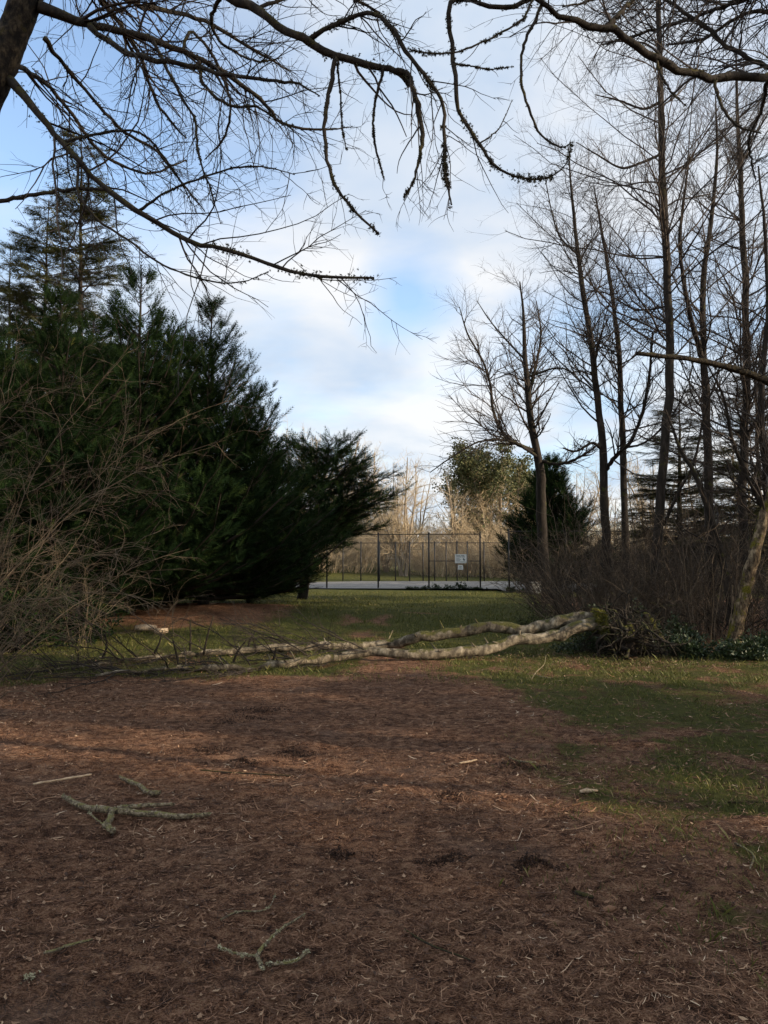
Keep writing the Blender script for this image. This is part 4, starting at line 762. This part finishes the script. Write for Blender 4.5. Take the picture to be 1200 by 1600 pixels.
limbsL = [
 ([(60, 10, 4.6, 11), (130, 36, 4.7, 8), (170, 45, 4.8, 7), (230, 60, 4.9, 6.5), (280, 78, 5.0, 6), (320, 95, 5.0, 5), (360, 120, 5.1, 4.5), (400, 150, 5.2, 4), (425, 176, 5.2, 3.2), (450, 197, 5.3, 2.6), (500, 203, 5.4, 2), (545, 199, 5.5, 1)], 1.7, 1),
 ([(140, 40, 4.7, 6), (190, 78, 4.6, 5.5), (235, 92, 4.5, 5), (300, 103, 4.5, 4.5), (350, 115, 4.4, 4), (415, 125, 4.4, 3.2), (465, 131, 4.3, 2.4), (500, 150, 4.3, 1.2)], 1.5, 1),
 ([(15, 125, 4.6, 9), (65, 185, 4.5, 6.5), (95, 220, 4.5, 6), (130, 260, 4.4, 5.6), (170, 295, 4.4, 5.4), (210, 328, 4.3, 6), (260, 357, 4.3, 5), (310, 382, 4.25, 4.4), (360, 392, 4.2, 4.2), (410, 408, 4.2, 4), (460, 425, 4.15, 3.4), (510, 433, 4.1, 3), (585, 433, 4.1, 2)], 1.0, 0.8),
 ([(-60, 330, 4.6, 5), (-20, 318, 4.5, 4.2), (60, 303, 4.45, 4), (120, 295, 4.4, 3.4), (172, 297, 4.4, 3)], 0.6, 0.6),
 ([(122, 253, 4.4, 3), (122, 300, 4.35, 2.6), (150, 340, 4.3, 2.4), (200, 375, 4.3, 2.2), (240, 405, 4.25, 2), (280, 425, 4.2, 1.8), (330, 440, 4.2, 1.5), (380, 440, 4.15, 1.2), (420, 424, 4.1, 0.8)], 1.0, 0.2),
 ([(216, 330, 4.3, 3), (260, 300, 4.2, 2.2), (310, 280, 4.1, 2), (370, 262, 4.0, 1.8), (420, 262, 4.0, 1.4), (460, 273, 3.9, 0.8)], 1.0, 0.4),
 ([(97, 222, 4.5, 3.4), (165, 207, 4.7, 2.6), (210, 205, 4.8, 2.3), (240, 225, 4.9, 2), (280, 280, 5.0, 1.6), (300, 320, 5.1, 0.8)], 1.4, 0.5),
 ([(285, 80, 5.0, 3.6), (300, 50, 5.1, 3.2), (340, 100, 5.2, 3), (358, 150, 5.3, 2.8), (360, 180, 5.3, 2.4), (350, 215, 5.4, 2), (320, 250, 5.5, 1)], 1.3, 0.6),
 ([(240, 66, 4.9, 3.6), (280, 145, 4.7, 3), (305, 190, 4.7, 2.6), (310, 240, 4.6, 2.2), (330, 300, 4.6, 1.6), (345, 350, 4.5, 0.8)], 1.5, 0.5),
 ([(70, 60, 4.6, 5), (100, 100, 4.8, 4), (150, 160, 5.0, 3.4), (200, 210, 5.1, 3), (240, 232, 5.2, 2.6), (280, 280, 5.3, 2), (320, 330, 5.4, 1)], 1.5, 0.5),
 ([(310, 90, 5.0, 3.6), (320, 135, 4.9, 3.2), (360, 165, 4.8, 2.8), (400, 166, 4.7, 2.4), (430, 185, 4.7, 2), (462, 201, 4.6, 1)], 1.4, 0.6),
 ([(20, 100, 4.6, 6), (70, 130, 5.2, 4), (110, 175, 5.6, 3.4), (160, 240, 6.0, 3), (230, 270, 6.3, 2.4), (290, 250, 6.6, 1.4)], 1.5, 0.5),
 ([(75, -60, 4.65, 8), (150, -20, 5.4, 6), (230, 10, 5.8, 5), (310, 30, 6.2, 4), (390, 75, 6.5, 3), (450, 110, 6.8, 1.6)], 1.7, 0.7),
 ([(85, -100, 4.7, 8), (120, -40, 5.2, 6), (165, 10, 5.5, 5), (215, 80, 5.8, 4), (245, 160, 6.0, 3), (290, 215, 6.2, 1.6)], 1.5, 0.7),
 # black limb from the top, with hanging mossy branches
 ([(120, -190, 4.75, 15), (220, -110, 4.6, 12), (300, -45, 4.5, 10.5), (345, -14, 4.4, 9.5), (400, 16, 4.35, 9), (440, 43, 4.3, 8.5), (480, 65, 4.3, 8), (530, 90, 4.3, 7.5), (600, 105, 4.3, 6.5), (625, 118, 4.3, 5.5), (640, 135, 4.3, 4)], 0.6, 1.2),
 ([(524, 90, 4.3, 4.4), (515, 140, 4.25, 4.4), (509, 180, 4.2, 4), (508, 220, 4.2, 3.6), (520, 280, 4.15, 3.2), (550, 325, 4.1, 2.8), (592, 366, 4.1, 1.8)], 0.5, 1.4),
 ([(527, 92, 4.3, 2), (532, 150, 4.35, 1.6), (535, 200, 4.4, 1.5), (541, 232, 4.4, 1)], 0.3, 2.0),
 ([(600, 104, 4.3, 3), (588, 150, 4.3, 2.6), (583, 190, 4.3, 2.4), (588, 235, 4.3, 2.2), (600, 278, 4.3, 1.2)], 0.3, 1.4),
 ([(610, 108, 4.3, 5.5), (640, 120, 4.25, 5), (652, 160, 4.2, 5), (660, 205, 4.2, 4.4), (657, 245, 4.15, 3.2), (645, 285, 4.1, 2), (632, 306, 4.1, 1.4)], 1.0, 2.6),
 ([(480, 64, 4.3, 5), (560, 20, 4.2, 4.6), (600, 32, 4.15, 4.4), (630, 75, 4.1, 4.4), (660, 115, 4.1, 4), (684, 145, 4.1, 3.6), (695, 185, 4.1, 3.4), (694, 250, 4.1, 3.2), (700, 295, 4.05, 2.4), (706, 320, 4.05, 1.4)], 1.2, 2.6),
 ([(400, 15, 4.35, 4), (470, -10, 4.5, 3.4), (540, -5, 4.7, 3), (590, 20, 4.8, 2.4), (620, 60, 4.9, 1.4)], 1.4, 1.2),
 ([(350, -12, 4.4, 4), (330, 30, 4.6, 3.2), (350, 70, 4.8, 2.6), (400, 95, 4.9, 2), (440, 90, 5, 1)], 1.4, 0.8),
]
overhang('overhanging bare tree with mossy trunk at the top left corner', trunkL, limbsL, 121, 0)
bR = np.array([4.3, 5.6, gz(4.3, 5.6)-0.15])
tp_, tr_ = traced([(1500, 600, 5.4, 46), (1470, 350, 5.3, 42), (1440, 180, 5.2, 36), (1400, 60, 5.2, 30), (1360, -80, 5.2, 24), (1330, -260, 5.2, 16), (1310, -450, 5.2, 8)], 24)
trunkR = (np.vstack([bR, tp_]), np.r_[0.26, tr_])
limbsR = [
 ([(1425, 130, 5.2, 13), (1340, 115, 5.1, 11), (1260, 112, 5.0, 10), (1200, 117, 4.9, 9), (1120, 120, 4.8, 8.5), (1080, 115, 4.75, 8), (1050, 105, 4.7, 8), (1020, 88, 4.65, 7.6), (985, 65, 4.6, 7.2), (950, 47, 4.55, 6.8), (910, 37, 4.5, 6.2), (870, 20, 4.4, 5.8), (830, -3, 4.35, 5), (800, 12, 4.3, 4.4), (765, 10, 4.3, 4), (725, -4, 4.25, 4)], 0.8, 1.4),
 ([(735, 0, 4.25, 4.2), (704, 5, 4.2, 4.4), (705, 65, 4.2, 4.6), (712, 135, 4.15, 4.4), (720, 180, 4.15, 4), (750, 225, 4.1, 3.4), (775, 260, 4.1, 2.8), (810, 277, 4.05, 2.2), (850, 279, 4.05, 1.8), (885, 256, 4, 1.2), (892, 226, 4, 0.7)], 0.5, 2.0),
 ([(846, 8, 4.38, 3.2), (825, 55, 4.3, 3), (815, 88, 4.3, 2.8), (815, 130, 4.25, 2.8), (828, 175, 4.2, 2.6), (845, 210, 4.2, 2.2), (875, 230, 4.15, 1.6), (892, 223, 4.15, 0.8)], 0.5, 0.6),
 ([(750, 224, 4.1, 1.6), (776, 205, 4.15, 1.2), (790, 180, 4.2, 1), (800, 157, 4.2, 0.7)], 0.5, 0.1),
 ([(834, -4, 4.36, 2.6), (815, 32, 4.2, 2.2), (775, 55, 4.1, 2), (725, 78, 4.0, 1.8), (680, 84, 3.95, 1.8), (640, 78, 3.9, 1)], 0.6, 1.2),
 ([(712, 100, 4.2, 2), (735, 103, 4.1, 1.6), (765, 108, 4.1, 1.2), (800, 104, 4.05, 0.7)], 0.6, 2.2),
 ([(1300, 114, 5.1, 7), (1240, 110, 5.3, 6), (1180, 95, 5.4, 5), (1140, 75, 5.5, 4.4), (1100, 40, 5.6, 4), (1040, 0, 5.7, 3), (1000, -30, 5.8, 2)], 2.3, 1),
 ([(945, 46, 4.55, 5), (965, 25, 4.6, 4.4), (985, 5, 4.65, 4), (1000, -15, 4.7, 3.4), (1040, -40, 4.8, 2)], 1.7, 1),
 ([(1115, 120, 4.8, 3.4), (1120, 140, 4.75, 3.2), (1126, 162, 4.7, 3), (1150, 195, 4.65, 2.4), (1190, 209, 4.6, 1.4)], 0.8, 1),
 ([(1025, 92, 4.65, 3), (1035, 120, 4.6, 2.4), (1050, 145, 4.6, 2), (1072, 166, 4.55, 1)], 1, 0.8),
 ([(1350, -60, 5.2, 9), (1250, -40, 5.5, 6), (1160, 0, 5.8, 4.6), (1090, 25, 6.0, 3.6), (1010, 50, 6.2, 2.6), (940, 70, 6.3, 1.4)], 2.5, 0.8),
 ([(1410, 90, 5.2, 8), (1320, 60, 5.6, 6), (1240, 30, 5.9, 4.6), (1170, 20, 6.1, 3.8), (1100, 60, 6.3, 3), (1040, 70, 6.5, 1.6)], 2.5, 0.8),
 ([(1345, -150, 5.2, 8), (1230, -110, 5.0, 6), (1110, -50, 4.9, 4.6), (1020, -20, 4.8, 3.6), (930, 0, 4.8, 2.8), (880, 10, 4.7, 1.4)], 2.0, 1.0),
 ([(1200, 117, 4.9, 4), (1190, 170, 5.2, 3), (1170, 220, 5.4, 2.4), (1180, 280, 5.6, 1.4)], 1.7, 0.5),
]
overhang('overhanging bare tree whose mossy limb reaches in from the top right', trunkR, limbsR, 122, 0)

# ------------------------------------------------------------------ fallen sticks on the near ground
rng = np.random.default_rng(130)
def lie(px, py, r, lift=0.0):
    p = PZ(px, py, 0.0)
    for _ in range(3): p = PZ(px, py, gz(p[0], p[1])+r+lift)
    return p
def stick(name, label, lines, m, lich=0, cat='branch', twigs=0, msp=0.5):
    """lines: list of (points (px, py, radius m, lift), ...) ; first line is the main stem"""
    o = lie(*lines[0][0][:3]); root = thing(name, label, cat, (o[0], o[1], gz(o[0], o[1])))
    for k, rows in enumerate(lines):
        s = smooth_line([[*lie(px, py, r, lf+0.008), r*1.1] for px, py, r, lf in rows], 14); s[:, :3] += rng.normal(0, 0.12, (14, 3))*s[:, 3:4]
        a = Acc(); a.tubes(s[:, :3], s[:, 3], 8, rough=0.10, rng=rng, caps=True); pt = part('stem' if k == 0 else 'side_branch', a, m, root)
        if lich:
            la = Acc(); n = rng.poisson(lich); i = rng.integers(0, 14, n); D = unit(rng.normal(0, 1, (n, 3))+[0, 0, 0.8]); X, Y, Z = frames(rng, D)
            la.stamp(*TUFT, s[i, :3]+D*s[i, 3:4]*0.9, X, Y, Z, rng.uniform(0.5, 1.2, n)*0.016, rng.uniform(0, 1, n)); part('lichen', la, M_lichen, pt)
    return root
stick('fallen_branch', 'largest forked mossy branch lying on the litter at left', [
    [(98, 1244, .012, .03), (112, 1252, .016, .012), (130, 1260, .018, 0.004), (150, 1263, .019, 0.004), (172, 1266, .020, .01), (200, 1268, .018, .008), (240, 1273, .017, .004), (285, 1275, .015, 0), (328, 1272, .011, .01)],
    [(176, 1266, .017, .012), (172, 1280, .018, .01), (166, 1290, .018, .004), (178, 1298, .016, .004)],
    [(185, 1262, .014, .015), (210, 1260, .012, .02), (240, 1258, .011, .02), (272, 1257, .008, .015)],
    [(139, 1270, .005, .01), (154, 1283, .005, .02), (170, 1295, .005, .02)]], M_stick, 26)
stick('fallen_branch', 'short crooked dark stick just above the forked mossy branch', [[(187, 1213, .009, .02), (196, 1219, .013, .004), (215, 1226, .014, 0), (232, 1238, .016, 0), (250, 1238, .013, .004)]], M_stick, 10)
stick('fallen_twig', 'long straight pale stick on sunlit litter at far left', [[(52, 1225, .006, .003), (90, 1219, .007, .006), (143, 1210, .006, .012)]], M_palewood)
stick('fallen_twig', 'forked twig crusted with pale lichen, bottom centre-left', [
    [(412, 1514, .007, .004), (404, 1500, .008, .006), (405, 1488, .008, .01), (418, 1472, .006, .02), (438, 1452, .005, .03), (474, 1430, .004, .02)],
    [(343, 1480, .003, .004), (370, 1490, .004, .006), (400, 1494, .005, .008)],
    [(414, 1507, .005, .002), (440, 1505, .006, .002), (462, 1501, .006, .006), (480, 1487, .008, .014)]], M_stick, 30)
stick('fallen_twig', 'slender curved twig above the lichen-crusted twig', [[(345, 1437, .004, .002), (372, 1425, .004, .004), (410, 1423, .003, .004), (424, 1412, .0025, .01), (430, 1396, .002, .015)]], M_stick, 4)
stick('fallen_twig', 'short pale stick near the lower left corner', [[(68, 1489, .005, .002), (90, 1484, .006, .003), (105, 1478, .006, .004), (145, 1468, .004, .008)]], M_stick)
stick('fallen_twig', 'straight dark twig on turf at the right edge', [[(1138, 1254, .006, .004), (1170, 1252, .006, .004), (1212, 1256, .006, .004)]], M_limb)
stick('fallen_twig', 'crooked pale twig on the ground near the right edge', [[(1148, 1317, .004, .003), (1164, 1325, .005, .003), (1178, 1338, .005, .004), (1172, 1357, .004, .003)]], M_stick)
stick('fallen_twig', 'short black twig lying left of the pale flat flake, lower right', [[(900, 1394, .009, 0), (914, 1398, .010, 0), (926, 1402, .008, 0)]], M_limb)
stick('fallen_twig', 'long thin dark twig slanting across the litter at bottom centre-right', [[(632, 1452, .003, .003), (670, 1475, .004, .003), (735, 1500, .003, .003)]], M_limb)
stick('fallen_twig', 'thin straight twig on the litter left of centre, beyond the forked branch', [[(312, 1203, .005, .002), (360, 1207, .005, .003), (455, 1212, .004, .004)]], M_limb)
stick('fallen_twig', 'pale short stick on the litter by the turf edge', [[(718, 1192, .006, .003), (732, 1190, .006, .003), (745, 1187, .005, .003)]], M_palewood)
stick('fallen_twig', 'twig beside the dark clump on the turf right of centre', [[(796, 1184, .007, .006), (815, 1190, .007, .006), (838, 1191, .006, .008)]], M_stick)
stick('fallen_twig', 'bent bare twig standing up from the turf before the fallen stems', [[(830, 1062, .008, .0), (838, 1050, .007, .06), (850, 1038, .005, .12), (853, 1024, .004, .2)], [(836, 1054, .006, .04), (850, 1058, .005, .02), (864, 1060, .004, .01)]], M_stick)
p = lie(921, 1236, .012); a = Acc(); a.tubes(np.array([p-[.065, .015, 0], p-[.02, 0, -.004], p+[.06, .01, .0]]), np.array([.010, .017, .006]), 7, rough=.15, rng=rng, caps=True)
single('wood_chip', a, M_palewood, 'bright pale wood chip on the sunlit turf right of centre', 'wood chip', p)
p = lie(953, 1420, .008); a = Acc(); a.tubes(np.array([p-[.035, .01, 0], p, p+[.035, .008, .0]]), np.array([.008, .016, .006]), 8, rough=.1, rng=rng, caps=True)
single('wood_chip', a, M_deadleaf, 'pale grey flat flake on the litter at lower right', 'wood chip', p)
p = lie(47, 1527, .01); a = Acc(); n = 26; D = unit(rng.normal(0, 1, (n, 3))+[0, 0, .5]); X, Y, Z = frames(rng, D); a.stamp(*TUFT, p+rng.normal(0, .012, (n, 3))*[1, 1, .7], X, Y, Z, rng.uniform(.008, .016, n), rng.uniform(.3, 1, n))
single('lichen_tuft', a, M_lichen, 'pale green tuft of lichen on the litter at the lower left', 'lichen', p)
# dark clumps of scuffed wet litter
for px, py, w, h, l in ((462, 1178, .16, .05, 'dark clump of scuffed litter at centre-left of the bare ground'), (325, 1173, .20, .035, 'flat dark litter clump left of the one at centre-left'), (807, 1197, .17, .05, 'dark litter clump at the turf edge right of centre'), (528, 1336, .09, .035, 'small dark litter clump in the middle foreground'), (832, 1352, .13, .05, 'larger dark litter clump at right foreground'), (708, 1346, .13, .035, 'crumbly dark litter clump left of the larger one at right foreground'), (372, 1125, .3, .04, 'farther dark litter clump below the fallen treetop'), (410, 1110, .2, .04, 'farthest small dark litter clump below the fallen treetop'), (700, 1245, .16, .03, 'flat dark litter clump in the middle of the bare ground'), (380, 1190, .12, .03, 'small dark litter clump just left of the centre-left one')):
    p = lie(px, py, 0.0); n = 260; q = rng.standard_t(4, (n, 3))*0.36*[1.2, 0.9, 1.1]; q[:, 0] += 0.5*np.sin(q[:, 1]*6+px); q[:, 1] += 0.4*np.sin(q[:, 0]*3+py); q[:, 2] = np.abs(q[:, 2])*np.exp(-(q[:, 0]**2+q[:, 1]**2)*3); pos = p+q*[w, w*0.7, h*1.6]
    D = unit(rng.normal(0, 1, (n, 3))*[1, 1, .5]+[0, 0, .15]); X, Y, Z = frames(rng, D); a = Acc(); a.stamp(*TUFT, pos, X, Y, Z, rng.uniform(.007, .019, n), rng.uniform(0, 1, n)); single('litter_clump', a, M_humus, l, 'litter', p, 'scuffed clumps of litter')

# ------------------------------------------------------------------ litter and grass on the ground
rng = np.random.default_rng(140)
def scatter(n, ylo, yhi, power, xw=0.62, xadd=0.5):
    """points over the ground, denser nearer; x within a wedge that covers the clearing"""
    y = ylo*(yhi/ylo)**(rng.uniform(0, 1, n)**power); x = rng.uniform(-1, 1, n)*(xw*y+xadd); return x, y
def fibres(n, ylo, yhi, power, ln, wd, lo_mask=1.0):
    x, y = scatter(n, ylo, yhi, power); keep = (rng.uniform(size=n) > grass_mask(x, y)*0.75) & (rng.uniform(size=n) < 0.35+1.1*fbm(x*1.6, y*1.6, 81, 3)); x, y = x[keep], y[keep]; k = len(x)
    az = rng.uniform(0, 2*np.pi, k); L = rng.lognormal(math.log(ln), 0.45, k); W = wd*rng.uniform(0.5, 1.4, k)*(1+0.05*y); bend = rng.normal(0, 0.35, k)
    d = np.stack([np.cos(az), np.sin(az)], 1); nn = np.stack([-d[:, 1], d[:, 0]], 1); t0 = rng.uniform(0.05, 1, k)
    z = [hgt(x+s*d[:, 0]*L/2, y+s*d[:, 1]*L/2) for s in (-1, 0, 1)]
    lift = np.abs(rng.normal(0.006, 0.008, k)); tilt = rng.normal(0, 0.2, k)*L
    V = []; sg = rng.normal(0, 1, k)
    for s, zz in zip((-1, 0, 1), z):
        cx = x+s*d[:, 0]*L/2+nn[:, 0]*bend*L*0.5*(1-abs(s)); cy = y+s*d[:, 1]*L/2+nn[:, 1]*bend*L*0.5*(1-abs(s)); cz = np.maximum(zz, z[1]-0.005)+lift+np.maximum(s*tilt, 0)+0.25*W*(s == 0)
        w = W*(1-0.55*abs(s)); V += [np.stack([cx+nn[:, 0]*w/2, cy+nn[:, 1]*w/2, cz], 1), np.stack([cx-nn[:, 0]*w/2, cy-nn[:, 1]*w/2, cz+w*0.5*sg], 1)]
    v = np.stack(V, 1); b = (np.arange(k)*6)[:, None, None]; q = np.array([[0, 1, 3, 2], [2, 3, 5, 4]])[None]
    tint = np.clip(0.16+0.5*fbm(x*0.9, y*1.3, 83, 3)+rng.normal(0, 0.20, k)+(rng.uniform(size=k) < 0.012)*0.4, 0, 1)
    return v.reshape(-1, 3), (b+q).reshape(-1, 4), np.repeat(tint, 6)
a = Acc()
for args in ((60000, 2.2, 6.5, 1.0, 0.030, 0.0022), (36000, 4.5, 13.5, 0.85, 0.05, 0.0030), (380, 2.2, 9, 1.0, 0.12, 0.0032)):
    v, q, t = fibres(*args); a.add(v, q, tint=t)
single('needle_litter', a, M_litter, None, None, (0, 0, 0), kind='stuff')
bpy.data.objects['needle_litter']['label'] = 'brown needles and fine twigs strewn over the bare ground'
a = Acc(); x, y = scatter(9000, 2.2, 13, 1.0); keep = rng.uniform(size=len(x)) < fbm(x*1.3, y*1.3, 91, 3)*1.1; x, y = x[keep], y[keep]; k = len(x)
# more dead leaves under the thicket and by the left shrubs
xe = np.r_[rng.normal(3.6, 1.1, 2600), rng.normal(-4.2, 0.9, 2600)]; ye = np.r_[rng.normal(12.6, 0.7, 2600), rng.normal(8.6, 0.9, 2600)]
x, y = np.r_[x, xe], np.r_[y, ye]; k = len(x); D = unit(np.stack([rng.normal(size=k), rng.normal(size=k), rng.normal(0, .22, k)], 1)); Y = unit(np.cross(D, unit(np.stack([rng.normal(0, .3, k), rng.normal(0, .3, k), np.ones(k)], 1)))); Z = np.cross(D, Y)
a.stamp(*LEAF, np.stack([x, y, hgt(x, y)+0.008], 1), D, Y, Z, rng.uniform(0.012, 0.034, k)*(1+0.05*y), np.clip(rng.normal(0.4, 0.25, k), 0, 1))
o = single('dead_leaves', a, M_deadleaf, None, None, (0, 0, 0), kind='stuff'); o['label'] = 'scattered dead leaves and bark flakes on the bare ground'
a = Acc()
def blades(n, ylo, yhi, power, hgt_m, wd, dens_pow=1.0):
    x, y = scatter(n, ylo, yhi, power, 0.60, 0.5); m = grass_mask(x, y); cl = fbm(x*3, y*3, 95, 3); keep = rng.uniform(size=n) < m**dens_pow*sst(0.25, 0.6, cl); x, y = x[keep], y[keep]; cl = cl[keep]
    keep = ~((y > 36.9) & (y < 53)); x, y, cl = x[keep], y[keep], cl[keep]; k = len(x)
    h = hgt_m*rng.lognormal(0, 0.35, k)*(0.6+0.8*cl); az = rng.uniform(0, 2*np.pi, k); ln = rng.normal(0.5, 0.35, k)*h; W = wd*rng.uniform(0.6, 1.3, k); z = hgt(x, y)-0.004
    px_, py_ = np.cos(az), np.sin(az); lx, ly = np.cos(az+1.4)*ln, np.sin(az+1.4)*ln
    v = np.stack([np.stack([x-px_*W, y-py_*W, z], 1), np.stack([x+px_*W, y+py_*W, z], 1), np.stack([x+lx*.4+px_*W*.7, y+ly*.4+py_*W*.7, z+h*.6], 1), np.stack([x+lx, y+ly, z+h], 1)], 1)
    f = (np.arange(k)*4)[:, None, None]+np.array([[0, 1, 2], [0, 2, 3]])[None]
    a.add(v.reshape(-1, 3), t=f.reshape(-1, 3), tint=np.repeat(np.clip(rng.normal(0.42, 0.2, k)+(rng.uniform(size=k) < .10)*.5, 0, 1), 4))
blades(110000, 2.8, 11.5, 0.75, 0.032, 0.0022); blades(120000, 9.5, 20, 0.9, 0.045, 0.004); blades(70000, 18, 36.8, 0.9, 0.055, 0.008)
o = single('grass', a, M_grass, None, None, (0, 0, 0), kind='stuff'); o['label'] = 'short worn grass of the clearing and lawn'
